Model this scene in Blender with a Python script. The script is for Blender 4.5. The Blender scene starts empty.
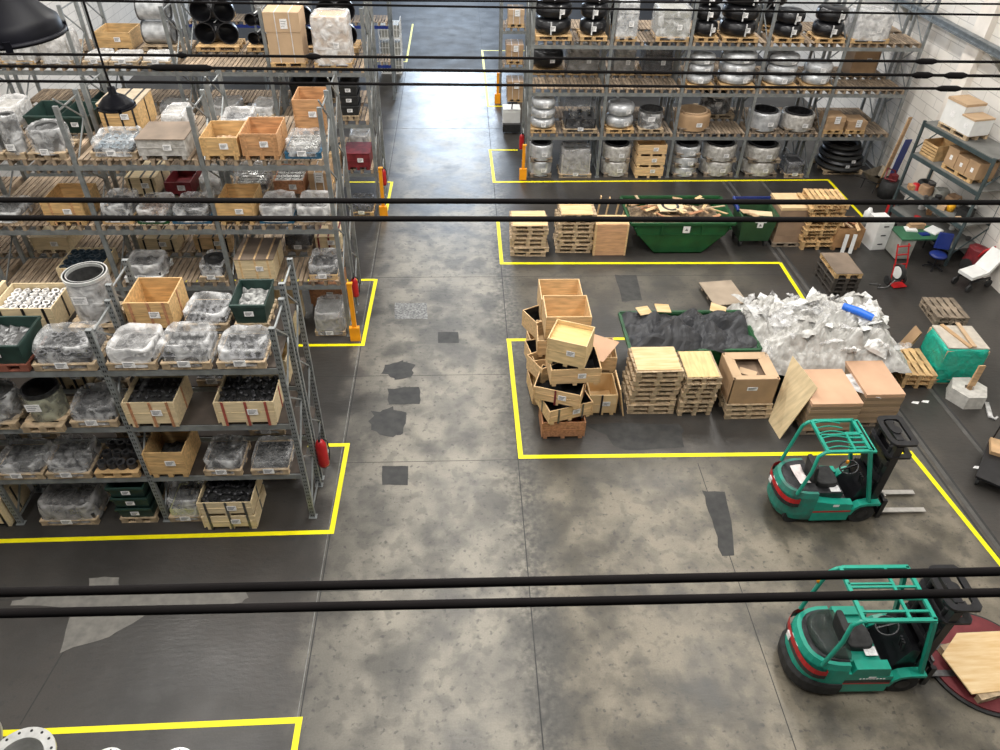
import bpy, math, random
from mathutils import Vector, Matrix, noise
C = bpy.context.scene.collection
PI = math.pi
# ------------------------------------------------------------------ camera
F, PITCH, YAW, ROLL, H = 735.7, math.radians(39.82), math.radians(3.56), math.radians(1.53), 11.8
fw = Vector((math.sin(YAW)*math.cos(PITCH), math.cos(YAW)*math.cos(PITCH), -math.sin(PITCH)))
_r = Vector((math.cos(YAW), -math.sin(YAW), 0)); _u = _r.cross(fw)
rt = _r*math.cos(ROLL)+_u*math.sin(ROLL); up = -_r*math.sin(ROLL)+_u*math.cos(ROLL)
def ray(px, py): return rt*((px-500)/F)-up*((py-375)/F)+fw
def at(px, py, z=0.0):
    d = ray(px, py); t = (z-H)/d.z; return Vector((d.x*t, d.y*t, z))
def X(px, y, z):            # x of the point on the line (y,z) seen at column px
    k = (px-500)/F; b = Vector((0, y, z-H))
    return (k*b.dot(fw)-b.dot(rt))/(rt.x-k*fw.x)
cam = bpy.data.objects.new('camera', bpy.data.cameras.new('camera')); C.objects.link(cam)
cam.data.sensor_width = 36; cam.data.lens = F*36/1000; cam.data.clip_end = 300; cam.data.clip_start = .05
M3 = Matrix((rt, up, -fw)).transposed().to_4x4(); M3.translation = Vector((0, 0, H)); cam.matrix_world = M3
bpy.context.scene.camera = cam

# ------------------------------------------------------------------ materials
MATS = {}
def mat(name, col=(.5, .5, .5), rough=.6, metal=0., var=.12, scale=6., stretch=(1, 1, 1), bump=0., col2=None, coat=0., spec=None, detail=4, island=0.):
    if name in MATS: return MATS[name]
    m = bpy.data.materials.new(name); m.use_nodes = True; nt = m.node_tree; n = nt.nodes; l = nt.links
    b = n['Principled BSDF']; b.inputs['Roughness'].default_value = rough; b.inputs['Metallic'].default_value = metal
    b.inputs['Coat Weight'].default_value = coat
    if spec is not None: b.inputs['Specular IOR Level'].default_value = spec
    tc = n.new('ShaderNodeTexCoord'); mp = n.new('ShaderNodeMapping'); mp.inputs['Scale'].default_value = stretch
    nz = n.new('ShaderNodeTexNoise'); nz.inputs['Scale'].default_value = scale; nz.inputs['Detail'].default_value = detail
    l.new(tc.outputs['Object'], mp.inputs[0]); 
    oi = n.new('ShaderNodeObjectInfo'); ad = n.new('ShaderNodeVectorMath'); ad.operation = 'ADD'
    mu = n.new('ShaderNodeMath'); mu.operation = 'MULTIPLY'; mu.inputs[1].default_value = 37.
    l.new(oi.outputs['Random'], mu.inputs[0]); l.new(mp.outputs[0], ad.inputs[0]); l.new(mu.outputs[0], ad.inputs[1])
    l.new(ad.outputs[0], nz.inputs['Vector'])
    cr = n.new('ShaderNodeValToRGB'); c2 = col2 or tuple(min(1, c*(1+var*1.6)) for c in col)
    cr.color_ramp.elements[0].position = .3; cr.color_ramp.elements[1].position = .7
    cr.color_ramp.elements[0].color = (*[c*(1-var*1.6) for c in col], 1) if col2 is None else (*col, 1)
    cr.color_ramp.elements[1].color = (*c2, 1); l.new(nz.outputs['Fac'], cr.inputs[0])
    out = cr.outputs[0]
    if island:
        g = n.new('ShaderNodeNewGeometry'); mr = n.new('ShaderNodeMapRange'); mr.inputs[3].default_value = 1-island; mr.inputs[4].default_value = 1+island
        l.new(g.outputs['Random Per Island'], mr.inputs[0]); hs = n.new('ShaderNodeHueSaturation'); l.new(mr.outputs[0], hs.inputs['Value']); l.new(out, hs.inputs['Color']); out = hs.outputs[0]
    l.new(out, b.inputs['Base Color'])
    if bump:
        bp = n.new('ShaderNodeBump'); bp.inputs['Strength'].default_value = bump; bp.inputs['Distance'].default_value = .02
        l.new(nz.outputs['Fac'], bp.inputs['Height']); l.new(bp.outputs[0], b.inputs['Normal'])
    MATS[name] = m; return m
def film(name, col=(.8, .8, .8), lo=.25, hi=.85, rough=.22, scale=4.5, layered=True):
    if name in MATS: return MATS[name]
    m = bpy.data.materials.new(name); m.use_nodes = True; nt = m.node_tree; n = nt.nodes; l = nt.links
    b = n['Principled BSDF']; b.inputs['Base Color'].default_value = (*col, 1); b.inputs['Roughness'].default_value = rough
    tr = n.new('ShaderNodeBsdfTransparent'); mx = n.new('ShaderNodeMixShader')
    tc = n.new('ShaderNodeTexCoord'); nz = n.new('ShaderNodeTexNoise'); nz.inputs['Scale'].default_value = scale; nz.inputs['Detail'].default_value = 7; nz.inputs['Distortion'].default_value = .5
    oi = n.new('ShaderNodeObjectInfo'); ad = n.new('ShaderNodeVectorMath'); mu = n.new('ShaderNodeMath'); mu.operation = 'MULTIPLY'; mu.inputs[1].default_value = 53.
    l.new(oi.outputs['Random'], mu.inputs[0]); l.new(tc.outputs['Object'], ad.inputs[0]); l.new(mu.outputs[0], ad.inputs[1]); l.new(ad.outputs[0], nz.inputs['Vector'])
    sb = n.new('ShaderNodeMath'); sb.operation = 'SUBTRACT'; sb.inputs[1].default_value = .5; ab = n.new('ShaderNodeMath'); ab.operation = 'ABSOLUTE'; l.new(nz.outputs['Fac'], sb.inputs[0]); l.new(sb.outputs[0], ab.inputs[0])
    mr = n.new('ShaderNodeMapRange'); mr.inputs[1].default_value = .40; mr.inputs[2].default_value = .66; mr.inputs[3].default_value = lo; mr.inputs[4].default_value = hi
    lw = n.new('ShaderNodeLayerWeight'); lw.inputs[0].default_value = .35; pw = n.new('ShaderNodeMath'); pw.operation = 'MULTIPLY'; pw.inputs[1].default_value = .75*hi; l.new(lw.outputs['Facing'], pw.inputs[0])
    mxx = n.new('ShaderNodeMath'); mxx.operation = 'MAXIMUM'; l.new(mr.outputs[0], mxx.inputs[0]); l.new(pw.outputs[0], mxx.inputs[1])
    # stretch film: many layers round the sides, one layer over the top
    sg = n.new('ShaderNodeSeparateXYZ'); l.new(tc.outputs['Generated'], sg.inputs[0])
    def M_(op, a, c=0., d=None):
        q = n.new('ShaderNodeMath'); q.operation = op
        for i_, v_ in enumerate((a, c)):
            if isinstance(v_, (int, float)): q.inputs[i_].default_value = v_
            else: l.new(v_, q.inputs[i_])
        return q.outputs[0]
    rad = M_('MAXIMUM', M_('ABSOLUTE', M_('SUBTRACT', sg.outputs[0], .5)), M_('ABSOLUTE', M_('SUBTRACT', sg.outputs[1], .5)))
    a1 = n.new('ShaderNodeMapRange'); a1.inputs[1].default_value = .28; a1.inputs[2].default_value = .42; a1.inputs[3].default_value = 0.; a1.inputs[4].default_value = 1.; l.new(rad, a1.inputs[0])
    a2 = n.new('ShaderNodeMapRange'); a2.inputs[1].default_value = .62; a2.inputs[2].default_value = .80; a2.inputs[3].default_value = 1.; a2.inputs[4].default_value = 0.; l.new(sg.outputs[2], a2.inputs[0])
    thick = M_('ADD', M_('MULTIPLY', M_('MAXIMUM', a1.outputs[0], a2.outputs[0]), .62), .38)
    l.new(nz.outputs['Fac'], mr.inputs[0]); l.new(M_('MULTIPLY', mxx.outputs[0], thick) if layered else mxx.outputs[0], mx.inputs[0]); l.new(tr.outputs[0], mx.inputs[1]); l.new(b.outputs[0], mx.inputs[2])
    bp = n.new('ShaderNodeBump'); bp.inputs['Strength'].default_value = 1.; bp.inputs['Distance'].default_value = .09; l.new(nz.outputs['Fac'], bp.inputs['Height']); l.new(bp.outputs[0], b.inputs['Normal'])
    l.new(mx.outputs[0], n['Material Output'].inputs[0]); MATS[name] = m; return m
ply = mat('plywood_light', (.66, .45, .235), .65, var=.14, scale=3, stretch=(1, 6, 6), island=.08)
plyy = mat('plywood_yellow', (.56, .36, .16), .6, var=.18, scale=3, stretch=(1, 6, 6), island=.08)
plyo = mat('plywood_orange', (.48, .26, .12), .6, var=.2, scale=3, stretch=(1, 6, 6), island=.1)
plyr = mat('plywood_red', (.42, .20, .10), .6, var=.2, scale=3, stretch=(6, 1, 6), island=.1)
plypale = mat('plywood_pale', (.66, .53, .33), .65, var=.1, scale=3, stretch=(1, 6, 6), island=.06)
plyplate = mat('plywood_plate', (.74, .56, .32), .6, scale=2.2, stretch=(1, 7, 1), col2=(.62, .40, .18))
palw = mat('pallet_wood', (.42, .315, .20), .75, var=.25, scale=4, stretch=(2, 2, 2), island=.22)
palo = mat('pallet_wood_fresh', (.55, .36, .17), .7, var=.2, scale=4, island=.18)
pald = mat('pallet_wood_grey', (.21, .165, .12), .8, var=.3, scale=4, island=.25)
deckw = mat('deck_slats', (.30, .225, .155), .8, var=.25, scale=3, stretch=(4, 1, 1), island=.3)
deckb = mat('chipboard_deck', (.060, .046, .036), .75, var=.25, scale=2)
card = mat('cardboard', (.42, .27, .15), .75, var=.08, scale=3)
cardl = mat('cardboard_light', (.52, .36, .22), .75, var=.05, scale=3)
cardpk = mat('cardboard_pink', (.60, .37, .235), .7, var=.05, scale=2)
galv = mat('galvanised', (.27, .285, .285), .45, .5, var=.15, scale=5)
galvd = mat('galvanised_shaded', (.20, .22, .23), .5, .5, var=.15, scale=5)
steel = mat('bright_steel', (.64, .64, .62), .30, .45, var=.1, scale=8)
dsteel = mat('dark_steel', (.045, .045, .048), .38, .6, var=.3, scale=8)
gsteel = mat('grey_steel', (.15, .15, .15), .4, .7, var=.25, scale=8)
msteel = mat('mid_steel', (.075, .075, .08), .38, .6, var=.3, scale=8)
black = mat('black_paint', (.012, .012, .014), .3, var=.2, scale=8)
rubber = mat('black_rubber', (.018, .018, .018), .7, var=.3, scale=10)
blk2 = mat('black_bend_paint', (.011, .011, .013), .34, .1, var=.2, scale=4)
cable_m = mat('cable_black', (.006, .005, .005), .9, var=.2, scale=2, spec=.1)
binm = mat('bin_green', (.016, .042, .034), .5, .1, var=.2, scale=5)
skipg = mat('skip_green', (.008, .070, .020), .45, var=.18, scale=2.5)
wheelg = mat('bin_dark_green', (.025, .075, .03), .5, var=.12, scale=3)
bluep = mat('blue_plastic', (.01, .025, .16), .4, var=.1, scale=3)
blueb = mat('blue_bright', (.02, .16, .75), .35, var=.1, scale=3)
bpal = mat('pallet_blue', (.02, .10, .18), .7, var=.2, scale=4)
red = mat('red_paint', (.45, .012, .015), .35, var=.1, scale=4)
dred = mat('dark_red_paint', (.17, .02, .025), .45, var=.25, scale=5)
orange = mat('guard_orange', (.85, .33, .01), .45, var=.05, scale=4)
teal = mat('forklift_teal', (.012, .29, .205), .35, var=.10, scale=3)
teald = mat('forklift_teal_worn', (.01, .25, .18), .5, scale=5, col2=(.05, .12, .10))
tealf = film('teal_film', (.01, .42, .30), .75, 1., .25, 5)
yellow = mat('floor_yellow', (.90, .80, .0), .5, var=.04, scale=6)
white = mat('white_paint', (.75, .75, .73), .5, var=.04, scale=4)
paper = mat('paper_white', (.80, .79, .78), .7, var=.1, scale=30)
ink = mat('ink_grey', (.15, .15, .16), .7)
brownlid = mat('brown_board', (.20, .15, .11), .7, var=.15, scale=2)
tarp = mat('grey_tarpaulin', (.035, .036, .040), .55, var=.2, scale=3, bump=.2)
conc = mat('concrete_block', (.52, .50, .46), .85, var=.12, scale=8)
grime = mat('patch_dark', (.034, .034, .034), .6, scale=5, col2=(.058, .057, .054), spec=.3)
patchl = mat('patch_light', (.20, .19, .17), .7, scale=6, col2=(.13, .125, .115), spec=.3)
groove = mat('groove_dark', (.03, .03, .03), .7)
railm = mat('rail_worn', (.075, .072, .068), .45, var=.2, scale=4)
glassm = film('smoked_glass', (.05, .07, .06), .45, .75, .06, 2)
fclear = film('film_clear', (.80, .80, .80), .08, .66)
fwhite = film('film_white', (.80, .79, .78), .35, .90)
fgrey = film('film_grey', (.42, .41, .40), .45, .9)
fdark = film('film_dark', (.22, .22, .23), .35, .8)
filmstuff = mat('crumpled_film', (.66, .65, .62), .35, scale=5, col2=(.33, .315, .29), bump=.9)
silver = mat('silver_wrap', (.66, .67, .68), .30, .25, scale=5, col2=(.30, .31, .32), bump=.8)
wrapm = mat('worn_wrap', (.30, .28, .25), .3, .1, scale=9, col2=(.62, .60, .57), bump=.6)
straw = mat('strap_white', (.65, .65, .65), .5)
plank = mat('bare_plank', (.50, .32, .17), .7, scale=3, stretch=(1, 1, 6), var=.15)
shelfm = mat('shelf_blue_grey', (.06, .085, .09), .5, .3, var=.15, scale=4)
desktop = mat('desk_green', (.03, .12, .06), .5, var=.15, scale=3)
greym = mat('cabinet_grey', (.30, .30, .27), .5, var=.1, scale=3)
bulb = mat('lamp_inner', (.6, .6, .6), .3)

# ------------------------------------------------------------------ mesh builder
class MB:
    def __init__(s): s.v = []; s.f = []; s.sm = []; s.mi = []; s.cur = 0; s.T = None
    def add(s, vs, fs, smooth=False):
        o = len(s.v)
        if s.T is not None: vs = [s.T @ Vector(p) for p in vs]
        s.v += [tuple(p) for p in vs]; s.f += [tuple(i+o for i in f) for f in fs]; s.sm += [smooth]*len(fs); s.mi += [s.cur]*len(fs); return s
    def box(s, x0, x1, y0, y1, z0, z1):
        return s.add([(x0, y0, z0), (x1, y0, z0), (x1, y1, z0), (x0, y1, z0), (x0, y0, z1), (x1, y0, z1), (x1, y1, z1), (x0, y1, z1)],
                     [(0, 3, 2, 1), (4, 5, 6, 7), (0, 1, 5, 4), (1, 2, 6, 5), (2, 3, 7, 6), (3, 0, 4, 7)])
    def prism(s, pts, a0, a1, axis='y', smooth=False):   # pts in the other two axes, extruded along axis
        def q(p, a): return (p[0], a, p[1]) if axis == 'y' else (a, p[0], p[1]) if axis == 'x' else (p[0], p[1], a)
        n = len(pts); vs = [q(p, a0) for p in pts]+[q(p, a1) for p in pts]
        return s.add(vs, [tuple(range(n)), tuple(range(2*n-1, n-1, -1))]+[(i, i+n, (i+1) % n+n, (i+1) % n) for i in range(n)], smooth)
    def bar(s, a, b, w, h=None, upv=(0, 0, 1)):
        a = Vector(a); b = Vector(b); h = h or w; d = (b-a).normalized(); u = Vector(upv)
        if abs(d.dot(u)) > .95: u = Vector((1, 0, 0))
        r = d.cross(u).normalized(); u = r.cross(d); vs = []
        for p in (a, b):
            for i, j in ((-1, -1), (1, -1), (1, 1), (-1, 1)): vs.append(p+r*i*w/2+u*j*h/2)
        return s.add(vs, [(0, 3, 2, 1), (4, 5, 6, 7), (0, 1, 5, 4), (1, 2, 6, 5), (2, 3, 7, 6), (3, 0, 4, 7)])
    def tube(s, pts, r, n=8, closed=False, cap=True):
        P = [Vector(p) for p in pts]; m = len(P); rs = r if isinstance(r, (list, tuple)) else [r]*m; vs = []; nrm = None
        for i, p in enumerate(P):
            d = (P[(i+1) % m]-P[i-1]) if closed else (P[min(i+1, m-1)]-P[max(i-1, 0)])
            d.normalize()
            if nrm is None: nrm = d.cross(Vector((0, 0, 1)) if abs(d.z) < .9 else Vector((1, 0, 0))).normalized()
            nrm = (nrm-d*nrm.dot(d)).normalized(); b = d.cross(nrm)
            vs += [p+(nrm*math.cos(2*PI*k/n)+b*math.sin(2*PI*k/n))*rs[i] for k in range(n)]
        fs = []
        for i in range(m if closed else m-1):
            j = (i+1) % m
            fs += [(i*n+k, i*n+(k+1) % n, j*n+(k+1) % n, j*n+k) for k in range(n)]
        s.add(vs, fs, True)
        if cap and not closed: s.add(vs[:n][::-1], [tuple(range(n))]); s.add(vs[-n:], [tuple(range(n))])
        return s
    def lathe(s, prof, n=24, c=(0, 0, 0), axis='z', smooth=False, arc=1.):
        vs = []; m = len(prof); full = arc >= 1
        cnt = n if full else n+1
        for k in range(cnt):
            a = 2*PI*arc*k/n; ca, sa = math.cos(a), math.sin(a)
            for r, z in prof:
                p = (r*ca, r*sa, z) if axis == 'z' else (r*ca, z, r*sa) if axis == 'y' else (z, r*ca, r*sa)
                vs.append((p[0]+c[0], p[1]+c[1], p[2]+c[2]))
        fs = [(k*m+i, ((k+1) % cnt)*m+i, ((k+1) % cnt)*m+i+1, k*m+i+1) for k in range(n) for i in range(m-1)]
        return s.add(vs, fs, smooth)
    def cyl(s, c, r, h, n=20, axis='z'): return s.lathe([(0, 0), (r, 0), (r, h), (0, h)], n, c, axis)
    def ring(s, c, r0, r1, h, n=24, axis='z'): return s.lathe([(r0, 0), (r1, 0), (r1, h), (r0, h), (r0, 0)], n, c, axis)
    def torus(s, c, R, r, n=28, m=10, axis='z', arc=1., sq=1.):
        prof = [(R+r*math.cos(2*PI*i/m), r*sq*math.sin(2*PI*i/m)) for i in range(m+1)]
        return s.lathe(prof, n, c, axis, True, arc)
    def mesh(s, name, ms):
        me = bpy.data.meshes.new(name); me.from_pydata(s.v, [], s.f)
        for m in (ms if isinstance(ms, (list, tuple)) else [ms]): me.materials.append(m)
        me.polygons.foreach_set('use_smooth', s.sm); me.polygons.foreach_set('material_index', s.mi); me.update(); return me
    def build(s, name, ms, parent=None, loc=None, rot=None):
        o = bpy.data.objects.new(name, s.mesh(name, ms)); C.objects.link(o)
        if parent: o.parent = parent
        if loc is not None: o.location = loc
        if rot is not None: o.rotation_euler = rot
        return o
def tag(o, label, cat=None, group=None, kind=None):
    if label: o['label'] = label
    if cat: o['category'] = cat
    if group: o['group'] = group
    if kind: o['kind'] = kind
    return o
def thing(name, label, cat, loc=(0, 0, 0), rz=0., group=None, rot=None):
    o = bpy.data.objects.new(name, None); C.objects.link(o); o.location = loc; o.rotation_euler = rot or (0, 0, rz); o.empty_display_size = .1
    return tag(o, label, cat, group)
def struct(name, mb, m):
    o = mb.build(name, m); o['kind'] = 'structure'; return o
ORD = ['first', 'second', 'third', 'fourth', 'fifth', 'sixth', 'seventh', 'eighth', 'ninth', 'tenth', 'eleventh', 'twelfth']
KIDS = {}
def copy_tree(o, label=None, loc=None, rot=None, group=None):
    c = o.copy(); C.objects.link(c)
    if label: c['label'] = label
    if group: c['group'] = group
    if loc is not None: c.location = loc
    if rot is not None: c.rotation_euler = rot
    for ch in KIDS.get(o.name, []):
        k = ch.copy(); C.objects.link(k); k.parent = c
        for g in KIDS.get(ch.name, []):
            q = g.copy(); C.objects.link(q); q.parent = k
    return c

# ------------------------------------------------------------------ small reusable goods
def pallet_mb(w, d, run='y', h=.144):        # run = direction of the top boards
    a, b, c = MB(), [], MB()
    L, W = (d, w) if run == 'y' else (w, d)
    def bx(m, l0, l1, w0, w1, z0, z1):
        m.box(w0, w1, l0, l1, z0, z1) if run == 'y' else m.box(l0, l1, w0, w1, z0, z1)
    n = 7 if W > 1. else 5; bw = W/n*.74
    for i in range(n):
        c0 = -W/2+bw/2+(W-bw)*i/(n-1); bx(a, -L/2, L/2, c0-bw/2, c0+bw/2, h-.018, h)
    for l in (-L/2, 0, L/2):
        l0 = max(-L/2, min(L/2-.12, l-.06)); bx(a, l0, l0+.12, -W/2, W/2, h-.034, h-.018)
    for wv in (-1, 0, 1):
        k = MB(); w0 = wv*(W/2-.06)
        for l in (-1, 0, 1): l0 = l*(L/2-.07); bx(k, l0-.065, l0+.065, w0-.05, w0+.05, .018, h-.034)
        bx(k, -L/2, L/2, w0-.05, w0+.05, 0, .018); b.append(k)
    return a, b, c
PCACHE = {}
def pallet(w, d, loc, label, m=None, run='x', rz=0., group=None, parts=True, parent=None):
    m = m or palw; key = (round(w, 1), round(d, 1), run, m.name, parts, parent is not None)
    w, d = round(w, 1), round(d, 1)
    if parent is not None:
        if key not in PCACHE:
            a, b, c = pallet_mb(w, d, run)
            for k in b: a.add(k.v, k.f)
            PCACHE[key] = a.mesh('pallet', m)
        o = bpy.data.objects.new('pallet', PCACHE[key]); C.objects.link(o); o.parent = parent; return o
    if key in PCACHE: return tag(copy_tree(PCACHE[key], label, loc, (0, 0, rz), group), label)
    if parts:
        o = thing('pallet', label, 'pallet', loc, rz, group); a, b, c = pallet_mb(w, d, run)
        KIDS[o.name] = [a.build('top_deck', m, o)]+[k.build('skid', m, o) for k in b]
    else:
        a, b, c = pallet_mb(w, d, run)
        for k in b: a.add(k.v, k.f)
        o = a.build('pallet', m, None, loc, (0, 0, rz)); tag(o, label, 'pallet', group)
    PCACHE[key] = o; return o
def paper_lbl(parent, x, y, z, w=.13, h=.09, rz=0., tilt=0.):
    b = MB(); b.box(-w/2, w/2, -.006, 0, -h/2, h/2); b.cur = 1
    for k in range(3): b.box(-w*.38, w*(.36-.12*k), -.009, -.006, h*(.26-.24*k)-.006, h*(.26-.24*k)+.006)
    o = b.build('paper_label', [paper, ink], parent, (x, y, z), (tilt, 0, rz)); o['label'] = 'white paper label'; return o
def film_mb(w, d, h, seed=0, dip=.12, amp=.03, n=40, expn=5, skirt=1.03):
    rows = [(0, skirt), (.2, 1.01), (.45, 1.0), (.7, .995), (.88, .98), (.97, .95), (1.0, .9), (1-dip*.6, .78), (1-dip, .6), (1-dip*.9, .4), (1-dip, .2)]
    vs = []; e = 2./expn; sv = Vector((seed*3.7, seed*1.3, seed*.7))
    for t, s in rows:
        for k in range(n):
            a = 2*PI*k/n; c, q = math.cos(a), math.sin(a)
            p = Vector((math.copysign(abs(c)**e, c)*w/2*s, math.copysign(abs(q)**e, q)*d/2*s, t*h))
            nv = noise.noise_vector(p*5+sv)*amp*(.4+t)+noise.noise_vector(p*14+sv)*amp*.4*(.3+t)
            nv.z *= (0 if t == 0 else 1); vs.append(p+nv)
    m = len(rows); fs = [(i*n+k, i*n+(k+1) % n, (i+1)*n+(k+1) % n, (i+1)*n+k) for i in range(m-1) for k in range(n)]
    vs.append((0, 0, h*(1-dip))); fs += [((m-1)*n+k, (m-1)*n+(k+1) % n, len(vs)-1) for k in range(n)]
    b = MB(); b.add(vs, fs, True); return b
FIT = {}
def fit_mesh(kind, r, m):
    key = (kind, round(r, 3), m.name)
    if key in FIT: return FIT[key]
    b = MB()
    if kind == 'pipe_ring': b.lathe([(r*.55, 0), (r, 0), (r, r*.9), (r*.55, r*.9), (r*.55, 0)], 16)
    elif kind == 'pipe_flange': b.lathe([(r*.5, 0), (r, 0), (r, r*.25), (r*.66, r*.3), (r*.56, r*.8), (r*.5, r*.8), (r*.5, 0)], 18)
    elif kind == 'pipe_elbow':
        b.lathe([(r*.62+r*.38*math.cos(a*PI/4), r*.38*math.sin(a*PI/4)) for a in range(9)], 8, (-r*.3, -r*.3, r*.38), 'z', True, .27)
        b.ring((r*.32, -r*.3, r*.38), r*.3, r*.44, r*.1, 12, 'y')
    elif kind == 'dished_end': b.lathe([(r, 0), (r, r*.5), (r*.85, r*.85), (r*.45, r*1.05), (0, r*1.1)], 16, smooth=True)
    elif kind == 'pipe_tee':
        b.lathe([(r*.4, -r), (r*.48, -r), (r*.42, -r*.6), (r*.42, r*.6), (r*.48, r), (r*.4, r)], 14, (0, 0, r*.48), 'x', True); b.ring((0, 0, r*.7), r*.24, r*.38, r*.5, 12)
    elif kind == 'pipe_reducer': b.lathe([(r*.85, 0), (r, 0), (r, r*.3), (r*.6, r*1.0), (r*.6, r*1.3), (r*.48, r*1.3), (r*.5, r)], 16, smooth=True)
    FIT[key] = b.mesh(kind, m); return FIT[key]
NFIT = {}
rnd = random.Random(7)
def fittings(kind, m, x0, x1, y0, y1, z, nx, ny, label, group, jit=.25, layers=1, tilt=.25):
    r = min((x1-x0)/nx, (y1-y0)/ny)/2*.97; me = fit_mesh(kind, r, m)
    for k in range(layers):
        for i in range(nx):
            for j in range(ny):
                NFIT[kind] = NFIT.get(kind, 0)+1
                if NFIT[kind] > 299: return
                o = bpy.data.objects.new(kind, me); C.objects.link(o)
                o.location = (x0+(x1-x0)*(i+.5+(.5 if (j % 2 and jit and i < nx-1) else 0)*0)/nx+rnd.uniform(-jit, jit)*r*.3, y0+(y1-y0)*(j+.5)/ny+rnd.uniform(-jit, jit)*r*.3, z+k*r*.9)
                o.rotation_euler = (rnd.uniform(-tilt, tilt), rnd.uniform(-tilt, tilt), rnd.uniform(0, 6.28) if jit else 0)
                tag(o, label, 'pipe fitting', group)
def heap_mb(w, d, h, seed=0, n=18, amp=.5, fall=True):
    vs = []; sv = Vector((seed*2.1, seed*5.3, 0))
    for j in range(n+1):
        for i in range(n+1):
            u, v = i/n*2-1, j/n*2-1; e = max(0, 1-max(abs(u), abs(v))**4) if fall else 1
            p = Vector((u*w/2, v*d/2, 0)); hh = h*e*(1-amp+amp*1.6*abs(noise.noise(p*6+sv)))+ .0
            vs.append((p.x, p.y, hh))
    fs = [(j*(n+1)+i, j*(n+1)+i+1, (j+1)*(n+1)+i+1, (j+1)*(n+1)+i) for j in range(n) for i in range(n)]
    b = MB(); b.add(vs, fs, False); return b

# --- whole loads.  Every function gets x0,x1 (world), y front, z base, d depth, h height
def L_crate(x0, x1, y, z, d, h, lab, name, wood=ply, strap=black, fill=None, fm=None, nx=5, ny=4, layers=1, lid=None, feet=.09, nstrap=3, paper=True, rot=None, glab=None, level=.62, flap=False, group=None, nofit=False, lidm=None, inner=None, raised=None):
    w = x1-x0; t = .022; fz = feet; H_ = h-fz
    r = thing(name, lab, 'crate', ((x0+x1)/2, y+d/2, z), 0, group, rot)
    b = MB(); b.box(-w/2, w/2, -d/2, -d/2+t, fz, h); b.build('front_panel', wood, r)
    b = MB(); b.box(-w/2, w/2, d/2-t, d/2, fz, h); b.build('back_panel', wood, r)
    for s in (-1, 1):
        b = MB(); b.box(min(s*w/2, s*(w/2-t)), max(s*w/2, s*(w/2-t)), -d/2+t, d/2-t, fz, h); b.build('side_panel', wood, r)
    b = MB(); b.box(-w/2+t, w/2-t, -d/2+t, d/2-t, fz, fz+.02); b.build('base_panel', wood, r)
    if inner:  # thin dark sheets just inside the base, back and side panels
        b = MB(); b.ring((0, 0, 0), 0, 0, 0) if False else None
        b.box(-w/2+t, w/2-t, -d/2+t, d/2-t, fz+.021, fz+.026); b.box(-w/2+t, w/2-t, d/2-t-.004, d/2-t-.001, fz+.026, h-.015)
        b.box(-w/2+t+.001, -w/2+t+.004, -d/2+t, d/2-t-.004, fz+.026, h-.015); b.box(w/2-t-.004, w/2-t-.001, -d/2+t, d/2-t-.004, fz+.026, h-.015); b.build('dark_inner_faces', inner, r)
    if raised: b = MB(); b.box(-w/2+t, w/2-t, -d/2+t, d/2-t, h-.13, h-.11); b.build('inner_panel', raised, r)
    for s in (-1, 0, 1):
        b = MB(); c = s*(w/2-.09); b.box(c-.045, c+.045, -d/2+.005, d/2-.005, 0, fz); b.build('skid', wood, r)
    # rim battens
    b = MB(); 
    for s in (-1, 1):
        b.box(s*w/2-.018*(s > 0)-.0, s*w/2+.018*(s < 0), -d/2-.018, -d/2, fz, h)
    b.box(-w/2-.004, w/2+.004, -d/2-.008, -d/2, fz+H_*.5-.004, fz+H_*.5+.004)
    b.build('corner_batten', wood, r)
    if strap:
        for k in range(nstrap):
            c = -w/2+w*(k+.5)/nstrap+(.02 if k else -.03)
            b = MB(); b.box(c-.022, c+.022, -d/2-.012, -d/2, 0.01, h+.004)
            if lid: b.box(c-.022, c+.022, -d/2-.012, d/2+.008, h+.022, h+.03); b.box(c-.022, c+.022, d/2, d/2+.01, .01, h+.03)
            b.build('strap', strap, r)
        for s in (-1, 1):
            b = MB(); b.box(s*w/2-(.01 if s < 0 else 0), s*w/2+(.01 if s > 0 else 0), -.02, .02, .09, h); b.build('strap', strap, r)
    if lid:
        b = MB(); b.box(-w/2-.015, w/2+.015, -d/2-.015, d/2+.015, h, h+.022); b.build('lid', lidm or (wood if lid is True else lid), r)
    if flap:
        b = MB(); b.box(-w*.34, w*.34, -d/2-.5, -d/2-.0, h-.01, h+.01)
    if paper: paper_lbl(r, w*.12, -d/2-.02, fz+H_*.55, .18, .13)
    if fill and not nofit:
        if fill == 'heap':
            o = heap_mb(w-2*t-.01, d-2*t-.01, H_*.5, hash(name+lab) % 50 if False else int(x0*7), 16); q = o.build('packed_parts', fm or msteel, r, (0, 0, fz+.02)); q['kind'] = 'stuff'
        else:
            rr = min((w-2*t)/nx, (d-2*t)/ny)/2
            zb = z+fz+H_*level-rr*.6*layers
            b = MB(); b.box(-w/2+t, w/2-t, -d/2+t, d/2-t, fz+.02, zb-z-.002); b.build('packing', rubber, r)
            fittings(fill, fm, (x0+x1)/2-w/2+t, (x0+x1)/2+w/2-t, y+t, y+d-t, zb, nx, ny, glab, lab[:60]+' contents', layers=layers)
    return r
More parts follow.
